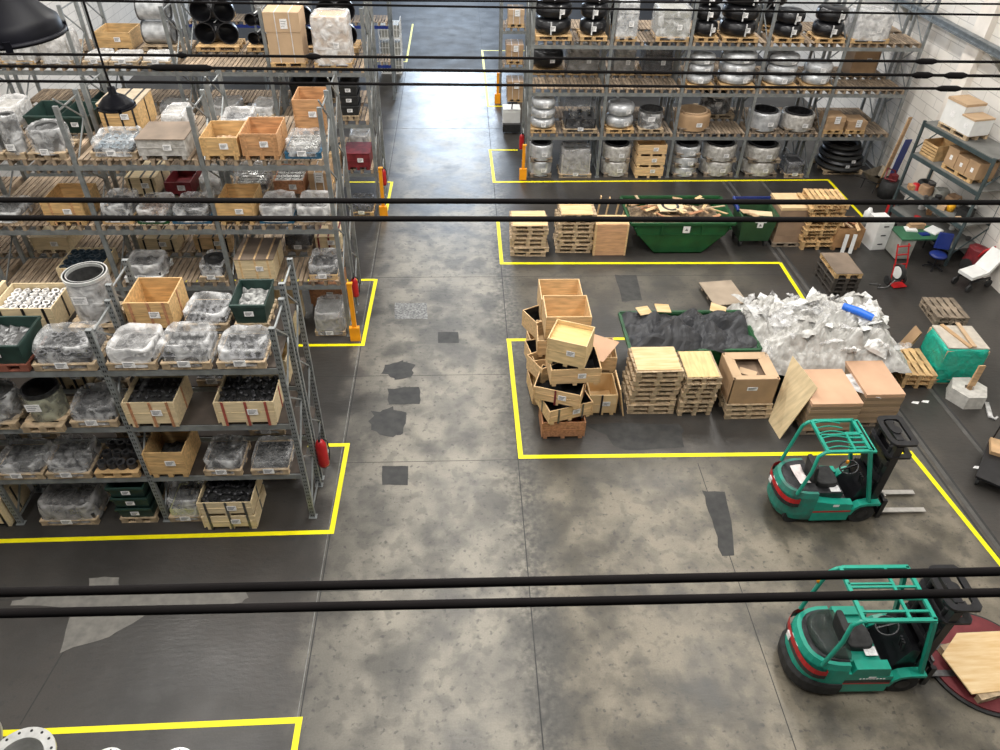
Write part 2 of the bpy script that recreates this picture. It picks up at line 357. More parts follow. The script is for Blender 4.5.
def L_bundle(x0, x1, y, z, d, h, lab, name='wrapped_load', fm=fclear, fill='pipe_flange', m=gsteel, nx=4, ny=3, pm=None, glab=None, seed=0, dip=.12, paper=True, base=None, nofit=False):
    w = x1-x0; pm = pm or palw
    r = thing(name, lab, 'wrapped pallet load', ((x0+x1)/2, y+d/2, z))
    pallet(w*.97, d*.95, None, None, pm, 'x', parent=r)
    b = film_mb(w*.95, d*.95, h-.06, seed+x0, dip); o = b.build('stretch_film', fm, r, (0, 0, .06)); o['label'] = 'crinkled stretch film'
    k = MB(); k.box(-w*.44, w*.44, -d*.42, d*.42, .145, h*(.5 if fill != 'none' else .8)); k.build('packing', base or (wrapm if fill == 'none' else msteel), r)
    if fill in ('heap',):
        q = heap_mb(w*.86, d*.82, h*.46, seed, 14, .7).build('packed_parts', m, r, (0, 0, h*.45)); q['kind'] = 'stuff'
    elif fill != 'none' and not nofit:
        fittings(fill, m, (x0+x1)/2-w*.42, (x0+x1)/2+w*.42, y+d*.1, y+d*.9, z+h*.5, nx, ny, glab, lab[:60]+' contents')
    if paper: paper_lbl(r, 0, -d/2-.035, .16, .2, .12)
    return r
def L_ring(x0, x1, y, z, d, h, lab, name='steel_ring', m=steel, wrap=None, pm=None, plab='', inner=None, flange=True):
    w = x1-x0; R = w/2*.95; pallet(w, max(w*.9, .8), ((x0+x1)/2, y+w*.45, z), plab, pm or palw, 'x', parts=False)
    r = thing(name, lab, 'pipe', ((x0+x1)/2, y+R, z+.144)); hh = h-.144
    b = MB(); b.ring((0, 0, 0), R*.84, R*.93, hh, 40); b.build('wall', inner or m, r)
    if flange:
        b = MB(); b.ring((0, 0, hh-.06), R*.80, R, .06, 40); b.build('flange', steel, r)
    b = MB(); b.lathe([(R*.96, .0), (R*.98, hh*.5), (R*.97, hh-.07)], 40, smooth=True); b.build('film_sleeve', wrap or fclear, r)
    paper_lbl(r, -.05, -R*.99, hh*.6, .25, .16)
    return r
def L_bin(x0, x1, y, z, d, h, lab, name='parts_bin', m=binm, plab=None, fill=None, fmm=None, glab=None, pm=None):
    w = x1-x0; zz = z
    if plab: pallet(w, d, ((x0+x1)/2, y+d/2, z), plab, pm or palw, 'x', parts=False); zz = z+.144; h -= .144
    r = thing(name, lab, 'bin', ((x0+x1)/2, y+d/2, zz))
    b = MB(); a = .88; t = .02
    o = [(-w/2, -d/2), (w/2, -d/2), (w/2, d/2), (-w/2, d/2)]
    vs = [(x*a, yy*a, .0) for x, yy in o]+[(x, yy, h) for x, yy in o]+[(x*.95, yy*.95, h) for x, yy in o]+[(x*a*.93, yy*a*.93, .03) for x, yy in o]
    fs = [(3, 2, 1, 0), (15, 14, 13, 12)[::-1]]
    for i in range(4):
        j = (i+1) % 4; fs += [(i, j, 4+j, 4+i), (4+i, 4+j, 8+j, 8+i), (8+i, 8+j, 12+j, 12+i)]
    b.add(vs, fs); b.build('bin_shell', m, r)
    b = MB(); b.box(-w*.5-.01, w*.5+.01, -d/2-.015, -d/2, h-.05, h); b.box(-w*.5-.01, w*.5+.01, d/2, d/2+.015, h-.05, h)
    for s in (-1, 1): b.box(s*w/2-.012, s*w/2+.012, -d/2, d/2, h-.05, h)
    b.build('rim', m, r)
    if fill == 'heap':
        q = heap_mb(w*.84, d*.84, h*.3, x0, 14, .8, False).build('packed_parts', fmm or gsteel, r, (0, 0, h*.45)); q['kind'] = 'stuff'
    elif fill: fittings(fill, fmm or steel, (x0+x1)/2-w*.4, (x0+x1)/2+w*.4, y+d*.1, y+d*.9, zz+h*.5, 6, 4, glab, lab[:60]+' contents')
    paper_lbl(r, 0, -d/2*.95-.02, h*.55, .16, .1)
    return r
def L_cardbox(x0, x1, y, z, d, h, lab, name='cardboard_box', m=cardl, plab='', straps=True, pm=None, band=True):
    w = x1-x0; pallet(w, d, ((x0+x1)/2, y+d/2, z), plab, pm or palo, 'x', parts=False); hh = h-.144
    r = thing(name, lab, 'box', ((x0+x1)/2, y+d/2, z+.144))
    b = MB(); b.box(-w/2*.96, w/2*.96, -d/2*.96, d/2*.96, 0, hh*.62); b.build('carton', m, r)
    b = MB(); b.box(-w/2, w/2, -d/2, d/2, hh*.62, hh); b.build('lid', m, r)
    if straps:
        for c in (-.18, .22):
            b = MB(); b.box(w*c-.01, w*c+.01, -d/2-.006, d/2+.006, hh, hh+.006); b.box(w*c-.01, w*c+.01, -d/2-.008, -d/2, 0, hh); b.build('strap', straw, r)
    paper_lbl(r, w*.05, -d/2-.006, hh*.78, .2, .26)
    return r
def L_tallfilm(x0, x1, y, z, d, h, lab, name='wrapped_tall_load', fm=fwhite, m=greym, plab='', pm=None, nofit=False):
    w = x1-x0; r = thing(name, lab, 'wrapped pallet load', ((x0+x1)/2, y+d/2, z))
    pallet(w, d, None, None, pm or palo, 'x', parent=r)
    b = MB()
    for k in range(3): b.box(-w*.45+.01*k, w*.45-.01*k, -d*.45, d*.45, .15+(h-.17)*k/3, .14+(h-.2)*(k+1)/3)
    b.build('boxed_goods', m, r)
    o = film_mb(w, d, h-.08, x0, .02, .025, 40, 9, 1.01).build('stretch_film', fm, r, (0, 0, .08)); o['label'] = 'crinkled stretch film'
    paper_lbl(r, w*.15, -d/2-.03, h*.45, .16, .16)
    return r
def L_bends(x0, x1, y, z, d, h, lab, name='pipe_bend', m=blk2, n=3, plab='', pm=None, strap=True, squash=1., wrap=False):
    w = x1-x0; pallet(w, max(.8, d), ((x0+x1)/2, y+d/2, z), plab, pm or palo, 'x', parts=False)
    hh = (h-.144)/n; R = w/2
    for k in range(n):
        pos = 'topmost' if k == n-1 else 'lowest' if k == 0 else 'middle' if n == 3 else 'second'
        r = thing(name, (pos+' ' if n > 1 else '')+lab, 'pipe bend', ((x0+x1)/2, y+R*.92, z+.144+hh*k), rnd.uniform(-.3, .3))
        rr = hh/2
        for q in range(2):
            b = MB(); T = Matrix.Rotation(q*PI+.05, 4, 'Z'); b.T = T
            rad = max(.02, (R-hh*.70))
            prof = [(rad+hh*.70*math.cos(2*PI*i/12), rr+rr*math.sin(2*PI*i/12)) for i in range(13)]
            sgn = lambda v: math.copysign(abs(v)**.62, v)
            prof = [(rad+hh*.70*sgn(math.cos(2*PI*i/16)), rr+rr*.97*sgn(math.sin(2*PI*i/16))) for i in range(17)]
            prof = [(max(p[0], .01), p[1]) for p in prof]
            b.lathe(prof, 14, (0, 0, 0), 'z', True, .485); b.build('bend_half', m, r)
        if strap:
            b = MB(); b.box(-.02, .02, -R-.012, -R+.02, rr*.2, rr*1.8); b.build('strap', straw, r)
        paper_lbl(r, .06, -R-.006, rr, .17, .15)
def L_ubend(x0, x1, y, z, d, h, lab, name='pipe_bend', m=blk2, n=2, plab='', pm=None):
    w = x1-x0; pallet(w, .9, ((x0+x1)/2, y+.45, z), plab, pm or palo, 'x', parts=False); hh = (h-.144)/n; rr = min(hh/2, w*.27)
    for k in range(n):
        r = thing(name, ('upper ' if k else 'lower ')+lab, 'pipe bend', ((x0+x1)/2, y+.25, z+.146+hh*k), rnd.uniform(-.08, .08)); R = w/2-rr
        b = MB(); b.lathe([(R+rr*math.cos(2*PI*i/14), rr+rr*math.sin(2*PI*i/14)) for i in range(15)], 16, (0, 0, 0), 'z', True, .5)
        b.lathe([(R+rr*.93*math.cos(2*PI*i/14), rr+rr*.93*math.sin(2*PI*i/14)) for i in range(15)][::-1], 16, (0, 0, 0), 'z', True, .5); b.build('bend_body', m, r)
        for s in (-1, 1): b = MB(); b.ring((s*R, -.02, rr), rr*.93, rr, .03, 20, 'y'); b.build('pipe_end', dsteel, r)
        b = MB(); b.box(-.02, .02, -.0, R+rr+.01, 2*rr, 2*rr+.008); b.build('strap', straw, r)
def L_drum(x0, x1, y, z, d, h, lab, name='wrapped_ring', n=2, m=wrapm, inner=dsteel, pm=None, plab=''):
    w = x1-x0; R = w/2; hh = h/n
    for k in range(n):
        pos = '' if n == 1 else ('upper ' if k == n-1 else 'lower ' if k == 0 else 'middle ')
        r = thing(name, pos+lab, 'wrapped ring', ((x0+x1)/2, y+R, z+hh*k))
        pallet(w*.9, w*.9, None, None, pm or pald, 'x', parent=r)
        b = MB(); n_ = 36; rows = [(.10, .98), (.3, 1.), (.6, 1.), (.9, 1.), (1., .96), (1., .84), (.55, .82)]; vs = []
        for t, s in rows:
            for q in range(n_):
                a = 2*PI*q/n_; p = Vector((math.cos(a)*R*s, math.sin(a)*R*s, hh*t)); vs.append(p+noise.noise_vector(p*8+Vector((x0, k, 0)))*.02)
        b.add(vs, [(i*n_+q, i*n_+(q+1) % n_, (i+1)*n_+(q+1) % n_, (i+1)*n_+q) for i in range(len(rows)-1) for q in range(n_)], True)
        b.build('wrapping', m, r)
        b = MB(); b.ring((0, 0, .15), R*.70, R*.81, hh*.82, 32); b.build('inner_ring', inner, r)
        b = MB(); b.cyl((0, 0, .146), R*.7, .01, 24); b.build('base_sheet', rubber, r)
        paper_lbl(r, .1, -R-.02, hh*.5, .2, .14)
def L_pipes(x0, x1, y, z, d, h, lab, name='pipe_section', plab=''):
    w = x1-x0; R = h/4
    pallet(w, d, ((x0+x1)/2, y+d/2, z), plab, palw, 'x', parts=False)
    for k in range(2):
        r = thing(name, ('upper ' if k else 'lower ')+lab, 'pipe', ((x0+x1)/2, y+R, z+.15+2*R*k))
        b = MB(); b.ring((-w/2*.8, 0, R), R*.86, R*.94, w*.8, 28, 'x'); b.build('tube', fwhite if False else silver, r)
        for s in (-1, 1):
            b = MB(); b.ring((s*w/2*.8-.02, 0, R), R*.8, R, .04, 28, 'x'); b.build('end_flange', gsteel, r)
def L_bare(x0, x1, y, z, d, h, lab, plab='', fill='pipe_elbow', m=dsteel, nx=4, ny=3, layers=2, pm=None):
    pallet(x1-x0, d, ((x0+x1)/2, y+d/2, z), plab, pm or palo, 'x', parts=False)
    fittings(fill, m, x0+.03, x1-.03, y+.03, y+d-.03, z+.15, nx, ny, lab, lab[:60], layers=layers)
def L_cyl(x0, x1, y, z, d, h, lab, name='film_wrapped_coil', fm=fclear):
    w = x1-x0; R = w/2; r = thing(name, lab, 'wrapped coil', ((x0+x1)/2, y+R, z))
    pallet(w, w, None, None, palw, 'x', parent=r)
    b = MB(); b.lathe([(R*.5, .15), (R*.9, .15), (R*.92, h*.96), (R*.55, h*.96), (R*.5, .15)], 30, smooth=False); b.build('coil_body', gsteel, r)
    b = film_mb(w, w, h-.1, x0, .1, .03, 40, 2.2).build('stretch_film', fm, r, (0, 0, .1)); b['label'] = 'crinkled stretch film'
    paper_lbl(r, 0, -R-.03, h*.3, .18, .14)

# ------------------------------------------------------------------ floor, walls
def floor_mat():
    m = bpy.data.materials.new('worn_concrete'); m.use_nodes = True; nt = m.node_tree; n = nt.nodes; l = nt.links; b = n['Principled BSDF']
    tc = n.new('ShaderNodeTexCoord'); sp = n.new('ShaderNodeSeparateXYZ'); l.new(tc.outputs['Object'], sp.inputs[0])
    def noise_(s, d=5, dist=0., st=(1, 1, 1)):
        mp = n.new('ShaderNodeMapping'); mp.inputs['Scale'].default_value = st; l.new(tc.outputs['Object'], mp.inputs[0])
        z = n.new('ShaderNodeTexNoise'); z.inputs['Scale'].default_value = s; z.inputs['Detail'].default_value = d; z.inputs['Distortion'].default_value = dist; l.new(mp.outputs[0], z.inputs['Vector']); return z.outputs['Fac']
    def mth(op, a, c=None):
        q = n.new('ShaderNodeMath'); q.operation = op
        for i, v in enumerate((a, c)):
            if v is None: continue
            if isinstance(v, (int, float)): q.inputs[i].default_value = v
            else: l.new(v, q.inputs[i])
        return q.outputs[0]
    def rng(v, a, c, d=0., e=1.):
        q = n.new('ShaderNodeMapRange'); q.interpolation_type = 'SMOOTHSTEP'; l.new(v, q.inputs[0])
        for i, k in enumerate((a, c, d, e)): q.inputs[i+1].default_value = k
        return q.outputs[0]
    def mix(f, a, c, bt='MIX'):
        q = n.new('ShaderNodeMix'); q.data_type = 'RGBA'; q.blend_type = bt
        if isinstance(f, (int, float)): q.inputs[0].default_value = f
        else: l.new(f, q.inputs[0])
        for i, v in ((6, a), (7, c)):
            if isinstance(v, tuple): q.inputs[i].default_value = (*v, 1)
            else: l.new(v, q.inputs[i])
        return q.outputs[2]
    x, y = sp.outputs[0], sp.outputs[1]
    n1, n2, n3, n4 = noise_(.35, 6, .1), noise_(1.1, 12, .15), noise_(9, 8), noise_(34, 4)
    nb = mth('ADD', mth('MULTIPLY', n1, .45), mth('MULTIPLY', n2, .55))
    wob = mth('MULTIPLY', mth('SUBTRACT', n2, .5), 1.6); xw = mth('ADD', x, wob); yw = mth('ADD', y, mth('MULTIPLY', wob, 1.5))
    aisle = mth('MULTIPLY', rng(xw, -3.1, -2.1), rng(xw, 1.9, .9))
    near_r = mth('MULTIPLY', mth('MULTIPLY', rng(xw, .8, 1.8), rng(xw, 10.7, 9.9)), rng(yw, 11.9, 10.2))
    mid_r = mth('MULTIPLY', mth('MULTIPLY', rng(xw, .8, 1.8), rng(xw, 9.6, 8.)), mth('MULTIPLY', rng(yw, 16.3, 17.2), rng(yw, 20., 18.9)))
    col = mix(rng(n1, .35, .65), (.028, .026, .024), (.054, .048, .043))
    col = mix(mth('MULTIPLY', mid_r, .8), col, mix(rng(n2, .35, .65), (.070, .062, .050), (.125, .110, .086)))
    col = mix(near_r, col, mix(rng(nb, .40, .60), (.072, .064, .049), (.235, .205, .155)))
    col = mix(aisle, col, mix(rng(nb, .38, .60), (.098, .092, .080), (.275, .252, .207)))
    seam = mth('ABSOLUTE', mth('ADD', x, -1.25)); col = mix(mth('MULTIPLY', mth('MULTIPLY', rng(seam, .75, .0), rng(n3, .35, .6)), .7), col, (.05, .047, .04))
    seam2 = mth('ABSOLUTE', mth('ADD', x, 2.4)); col = mix(mth('MULTIPLY', mth('MULTIPLY', rng(seam2, .7, .0), rng(n2, .4, .6)), .6), col, (.06, .057, .05))
    far = rng(y, 37.7, 38.1); col = mix(mth('MULTIPLY', far, .8), col, (.05, .052, .06))
    col = mix(mth('MULTIPLY', rng(noise_(.8, 12, .3), .54, .66), .5), col, (.035, .033, .03))
    col = mix(mth('MULTIPLY', rng(n3, .58, .70), .6), col, (.03, .03, .03)); col = mix(mth('MULTIPLY', rng(noise_(3.2, 14, .2), .50, .62), .35), col, (.045, .043, .04))
    col = mix(mth('MULTIPLY', rng(n4, .3, .7), .25), col, (.25, .24, .22), 'OVERLAY')
    l.new(col, b.inputs['Base Color'])
    rg = mth('ADD', mth('ADD', mth('MULTIPLY', n2, .30), .24), mth('MULTIPLY', far, .3)); l.new(rg, b.inputs['Roughness']); b.inputs['Specular IOR Level'].default_value = .5
    bp = n.new('ShaderNodeBump'); bp.inputs['Strength'].default_value = .25; bp.inputs['Distance'].default_value = .02
    l.new(mth('ADD', noise_(5, 4, 0, (1, 2.5, 1)), mth('MULTIPLY', n4, .3)), bp.inputs['Height']); l.new(bp.outputs[0], b.inputs['Normal'])
    return m
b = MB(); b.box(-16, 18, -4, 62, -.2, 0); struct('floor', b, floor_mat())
def brick_mat():
    m = bpy.data.materials.new('white_block_wall'); m.use_nodes = True; nt = m.node_tree; n = nt.nodes; l = nt.links; b = n['Principled BSDF']
    tc = n.new('ShaderNodeTexCoord'); sp = n.new('ShaderNodeSeparateXYZ'); cb = n.new('ShaderNodeCombineXYZ'); l.new(tc.outputs['Object'], sp.inputs[0]); l.new(sp.outputs[1], cb.inputs[0]); l.new(sp.outputs[2], cb.inputs[1])
    br = n.new('ShaderNodeTexBrick'); br.inputs['Scale'].default_value = 1.; br.inputs['Brick Width'].default_value = .9; br.inputs['Row Height'].default_value = .34; br.inputs['Mortar Size'].default_value = .012
    br.inputs['Color1'].default_value = (.86, .82, .76, 1); br.inputs['Color2'].default_value = (.80, .76, .71, 1); br.inputs['Mortar'].default_value = (.58, .55, .51, 1)
    l.new(cb.outputs[0], br.inputs['Vector']); nz = n.new('ShaderNodeTexNoise'); nz.inputs['Scale'].default_value = 1.2; nz.inputs['Detail'].default_value = 6; l.new(tc.outputs['Object'], nz.inputs['Vector'])
    mx = n.new('ShaderNodeMix'); mx.data_type = 'RGBA'; mx.blend_type = 'MULTIPLY'; mx.inputs[0].default_value = .22; l.new(br.outputs[0], mx.inputs[6]); l.new(nz.outputs['Fac'], mx.inputs[7]); l.new(mx.outputs[2], b.inputs['Base Color']); b.inputs['Roughness'].default_value = .8
    return m
bm = brick_mat()
b = MB(); b.box(-15.9, -15.5, -4, 62, 0, 14); struct('wall_left', b, bm)
b = MB(); b.box(16.0, 16.4, -4, 62, 0, 14); struct('wall_right', b, bm)
b = MB(); b.box(-15.5, 16.0, 60, 60.3, 0, 14); struct('wall_back', b, bm)
# pilasters and crane rail on the right wall
b = MB(); b.box(15.8, 16, 22.9, 23.6, 0, 13); b.box(15.85, 16, 17.2, 18.6, 0, 5); struct('trim_1', b, mat('pilaster', (.78, .72, .65), .8, var=.08, scale=1.5))
def atx(px, py, x): d = ray(px, py); t = x/d.x; return Vector((x, d.y*t, H+d.z*t))
ra, rb = atx(995, 56, 15.6), atx(925, 22, 15.6)
zr = (ra.z+rb.z)/2+.28
o = thing('crane_rail', 'grey steel rail fixed along the white block wall at upper right', 'rail', (15.6, 24, zr))
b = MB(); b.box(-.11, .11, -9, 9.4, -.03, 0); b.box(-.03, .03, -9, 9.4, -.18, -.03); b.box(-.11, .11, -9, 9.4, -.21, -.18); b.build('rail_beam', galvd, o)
for yy in (-2.2, 3.5):
    b = MB(); b.prism([(-.15, -.21), (.40, -.21), (.40, -.7)], yy-.08, yy+.08, 'y'); b.build('wall_bracket', greym, o)
# rail tracks in the floor on the right
k = 1
for xa, xb in ((9.72, 10.50), (9.95, 10.73), (11.2, 11.95)):
    k += 1; b = MB(); b.bar((xa, 25.3, .0015), (xb, 6., .0015), .05, .003); b.cur = 1; b.bar((xa-.08, 25.3, .001), (xb-.08, 6., .001), .10, .002); struct('trim_%d' % k, b, [groove, railm])
# expansion joints
b = MB()
for x in (-2.70, 1.145): b.box(x-.010, x+.010, -3, 60, 0, .0022)
for yy in (18.7, 14.15, 11.21, 7.98, 23.6, 30.2, 36.): b.box(-15, 10, yy-.006, yy+.006, 0, .002)
b.box(5.1, 5.115, -2, 11, 0, .002)
struct('trim_5', b, groove)
p0, p1 = at(88, 610), at(20, 725); b = MB(); b.bar((p0.x, p0.y, .001), (p1.x, p1.y, .001), .02, .003); struct('trim_6', b, groove)
b = MB(); b.box(-2.755, -2.74, -3, 46, 0, .0018); struct('trim_7', b, mat('white_line', (.17, .17, .16), .6, var=.25, scale=9))
# painted floor lines: each outline is one marking
def lines(label, segs, w=.1):
    b = MB()
    for x0, y0, x1, y1 in segs:
        if abs(x0-x1) >= abs(y0-y1): 
            dx = (x1-x0); b.add([(x0, y0-w/2, .004), (x1, y1-w/2, .004), (x1, y1+w/2, .004), (x0, y0+w/2, .004)], [(0, 1, 2, 3) if dx > 0 else (3, 2, 1, 0)])
        else: b.add([(x0-w/2, y0, .0045), (x1-w/2, y1, .0045), (x1+w/2, y1, .0045), (x0+w/2, y0, .0045)], [(0, 3, 2, 1) if y1 > y0 else (0, 1, 2, 3)])
    tag(b.build('floor_marking', yellow), label, 'floor marking')
lines('yellow outline painted round the nearest left rack', [(-14, 9.27, -2.63, 9.34), (-2.68, 9.29, -2.64, 11.80), (-2.6, 11.76, -9, 11.76)])
lines('yellow outline painted round the second left rack', [(-14, 15.45, -2.61, 15.43), (-2.66, 15.4, -2.58, 18.6), (-2.6, 18.57, -9, 18.57)])
lines('yellow outline painted round the third left rack', [(-14, 22.3, -2.55, 22.3), (-2.6, 22.25, -2.55, 25.15), (-2.6, 25.12, -9, 25.12)])
lines('yellow outline at the bottom left corner by the steel flanges', [(-9, 5.55, -2.66, 5.61), (-2.71, 5.66, -2.71, 2.5)])
lines('yellow outline painted round the far left rack', [(-10, 39, -2.7, 39), (-2.75, 39, -2.75, 46)])
lines('yellow outline round crates, pallets and forklift parking bay', [(1.12, 15.57, 4.4, 15.57), (1.18, 15.6, 1.21, 11.24), (1.16, 11.29, 10.08, 11.2), (10.03, 11.2, 10.4, 7.9)], .11)
lines('yellow outline round the scrap skip and stacked pallets', [(1.17, 22.1, 1.17, 19.4), (1.12, 19.45, 9.84, 19.38), (9.84, 19.4, 9.84, 16.4)], .11)
lines('yellow outline painted round the right pallet rack', [(1.11, 28.05, 1.16, 25.07), (1.11, 25.12, 13.72, 25.28), (13.70, 25.3, 13.78, 22.3), (1.06, 28., 2.2, 28.)], .11)
lines('yellow outline painted round the far right rack', [(1.19, 32.8, 1.14, 41.1), (1.14, 41, 4, 41), (1.14, 32.8, 2.6, 32.8)], .11)
lines('yellow line behind the plywood topped pallet at right edge', [(8.9, 6.42, 12, 6.40)], .11)
# stains and repair patches on the concrete (flat marks with outlines of their own)
def patch(pts, label, m=grime, jag=.08, name='floor_patch'):
    P = [at(*p) for p in pts]; out = []
    for i, p in enumerate(P):
        q = P[(i+1) % len(P)]
        for t in (0, .25, .5, .75):
            v = p.lerp(q, t); nn = noise.noise_vector(v*6)*jag; out.append((v.x+nn.x, v.y+nn.y, .0028))
    b = MB(); b.add(out, [tuple(range(len(out)))]); me = b
    o = me.build(name, m); s = o.data.polygons[0].normal.z
    if s < 0: o.data.flip_normals()
    tag(o, label, 'floor stain', None, None)
patch([(382, 466), (408, 466), (408, 485), (382, 485)], 'dark square repair patch in the aisle, nearest one', jag=.02)
patch([(438, 332), (458, 332), (459, 343), (438, 343)], 'small dark square repair patch in the aisle centre', jag=.02)
patch([(388, 389), (420, 387), (421, 404), (388, 405)], 'dark rectangular stain in the aisle, middle of three')
patch([(372, 411), (392, 408), (407, 413), (406, 433), (392, 438), (370, 430)], 'ragged dark stain in the aisle, lowest of three', jag=.13)
patch([(384, 366), (402, 360), (414, 365), (412, 377), (396, 380), (382, 374)], 'ragged dark stain in the aisle, topmost of three', jag=.12)
patch([(395, 303), (427, 303), (427, 319), (395, 319)], 'pale speckled square patch in the aisle', m=mat('patch_speck', (.07, .07, .07), .6, scale=18, col2=(.3, .3, .29)), jag=.04)
patch([(702, 490), (726, 492), (735, 555), (722, 556), (712, 520)], 'long dark scrape left of the near forklift', jag=.06)
patch([(90, 578), (118, 577), (122, 594), (246, 591), (250, 597), (240, 604), (150, 611), (138, 620), (110, 637), (60, 653), (72, 608), (10, 605), (12, 601), (34, 596), (90, 592)], 'pale ragged patch of bare concrete at lower left', m=patchl, jag=.05)
patch([(615, 275), (637, 275), (642, 300), (622, 302)], 'dark square repair patch behind the crate pile', jag=.03)
patch([(585, 424), (680, 424), (684, 448), (625, 450)], 'oil darkened concrete in front of the pallet stacks', jag=.12)

# ------------------------------------------------------------------ pallet racks
def rack(label, xs, y0, dp, levels, top, deck='slat', m=galv, holes=False, beamc=None, group=None):
    r = thing('pallet_rack', label, 'rack', (xs[0], y0, 0), 0, group); ox = xs[0]
    for x in xs:
        f = bpy.data.objects.new('upright_frame', None); C.objects.link(f); f.parent = r; f.location = (x-ox, 0, 0)
        for yy in (0, dp):
            b = MB(); b.box(-.05, .05, yy-.035, yy+.035, 0, top); b.box(-.08, .08, yy-.06, yy+.06, 0, .012)
            if holes:
                b.cur = 1
                for q in range(int(top/.1)): b.box(-.028, -.008, yy-.037, yy-.034, .06+q*.1, .10+q*.1); b.box(.008, .028, yy-.037, yy-.034, .06+q*.1, .10+q*.1)
            b.build('post', [m, black], f)
        b = MB(); z = .2; s = 1
        while z < top-.5:
            b.bar((0, .03 if s > 0 else dp-.03, z), (0, dp-.03 if s > 0 else .03, z+.75), .03); z += .75; s = -s
        b.bar((0, .03, .15), (0, dp-.03, .15), .03); b.bar((0, .03, top-.12), (0, dp-.03, top-.12), .03); b.build('brace', m, f)
    for i in range(len(xs)-1):
        a, c = sorted((xs[i]-ox, xs[i+1]-ox))
        for z in levels:
            for yy in (-.045, dp-.005):
                b = MB(); b.box(a+.05, c-.05, yy, yy+.05, z-.12, z); b.build('beam', beamc or m, r)
            b = MB()
            if deck == 'slat':
                n = 20
                for q in range(n): u = a+.08+(c-a-.16)*(q+.5)/n; b.box(u-.05, u+.05, -.06, dp+.06, z+.122, z+.144)
                for q in range(9): u = a+.12+(c-a-.24)*q/8; b.box(u-.04, u+.04, -.05, dp+.05, z, z+.122)
                b.build('slatted_deck', deckw, r)
            else:
                b.box(a+.03, c-.03, -.02, dp+.02, z, z+.02); b.build('deck_board', deckb, r)
    return r
XA = [-3.10, -5.98, -8.83, -11.65]; XB = [-3.03, -5.76, -8.51, -11.25, -14.]; XC = [-2.78, -5.6, -8.3, -11.05, -13.8]; XD = [2.38, 5.0, 7.64, 10.28, 12.98, 15.6]
LA, LB, LC, LD = [1.3, 2.61, 3.9], [1.6, 3.17, 4.77], [1.5, 3.1, 4.65], [1.55, 3.1, 4.65]
rack('nearest left pallet rack, front row with perforated grey posts', XA, 9.74, .84, LA, 4.72, 'board', holes=True)
rack('nearest left pallet rack, back row', XA, 10.78, .80, LA, 4.9, 'board', holes=True)
rack('second left pallet rack, front row', XB, 15.85, 1.05, LB, 6.06)
rack('second left pallet rack, back row', XB, 17.3, 1.05, LB, 6.06)
rack('third left pallet rack, front row', XC, 22.6, 1.05, LC, 6.4)
rack('third left pallet rack, back row', XC, 24.1, 1.05, LC, 6.4)
rack('right pallet rack, front row', XD, 25.55, 1.05, LD, 6.3)
rack('right pallet rack, back row', XD, 27.0, 1.05, LD, 6.3)
rack('far right pallet rack behind the right rack', [1.75, 4.4, 7.1, 9.8, 12.5], 33.4, 1.05, [1.5, 3.0, 4.5], 6.2)
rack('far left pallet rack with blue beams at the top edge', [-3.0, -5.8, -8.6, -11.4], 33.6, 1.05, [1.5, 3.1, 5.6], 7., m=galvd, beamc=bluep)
# end guards, extinguishers
def guard(x, y, h, label):
    r = thing('rack_guard', label, 'guard', (x, y, 0))
    b = MB(); b.box(-.13, .13, -.07, .05, 0, .42); b.build('foot', orange, r)
    b = MB(); b.box(-.05, .06, -.03, .05, .42, h); b.box(-.05, .09, -.05, .05, h-.02, h+.02); b.build('post', orange, r)
guard(-2.86, 15.66, 1.75, 'orange rack end guard at the second left rack')
guard(-2.63, 22.42, 1.75, 'orange rack end guard at the third left rack')
guard(2.22, 25.35, 1.3, 'orange rack end guard at the right rack')
guard(1.62, 33.2, 1.3, 'orange rack end guard at the far right rack')
def extinguisher(x, y, z, label, s=1.):
    r = thing('fire_extinguisher', label, 'fire extinguisher', (x, y, z))
    b = MB(); b.lathe([(0, 0), (.085*s, .01), (.09*s, .06), (.09*s, .46*s), (.06*s, .54*s), (.025, .57*s), (0, .57*s)], 18, smooth=True); b.build('cylinder', red, r)
    b = MB(); b.box(-.02, .02, -.06, .06, .57*s, .62*s); b.bar((0, -.06, .62*s), (0, .09, .66*s), .02); b.build('valve', black, r)
    b = MB(); b.tube([(0, .05, .6*s), (.1*s, .06, .5*s), (.12*s, .03, .3*s), (.1*s, 0, .12*s)], .013, 6); b.build('hose', rubber, r)
extinguisher(-2.93, 10.65, .55, 'red fire extinguisher at the end of the nearest left rack', 1.25)
extinguisher(-2.88, 16.6, .75, 'red fire extinguisher at the end of the second left rack')
extinguisher(-2.62, 23.2, .8, 'red fire extinguisher at the end of the third left rack')
extinguisher(2.2, 26.2, .8, 'red fire extinguisher at the end of the right rack')

# ------------------------------------------------------------------ what stands on the racks
RK = {'A': ('nearest left rack', LA, (9.66, 10.74)), 'B': ('second left rack', LB, (15.78, 17.22)), 'C': ('third left rack', LC, (22.5, 24.0)),
      'D': ('right rack', LD, (25.45, 26.9)), 'F': ('far right rack', [1.5, 3.0, 4.5], (33.3, 34.8)), 'G': ('far left rack', [1.5, 3.1, 5.6], (33.5, 34.9))}
ITEMS = []
def it(rk, row, lev, a, c, fn, desc, h, d=.82, world=False, dy=0., **kw): ITEMS.append(dict(rk=rk, row=row, lev=lev, a=a, c=c, fn=fn, desc=desc, h=h, d=d, kw=kw, world=world, dy=dy))
A, B_, C_, D_ = 'A', 'B', 'C', 'D'
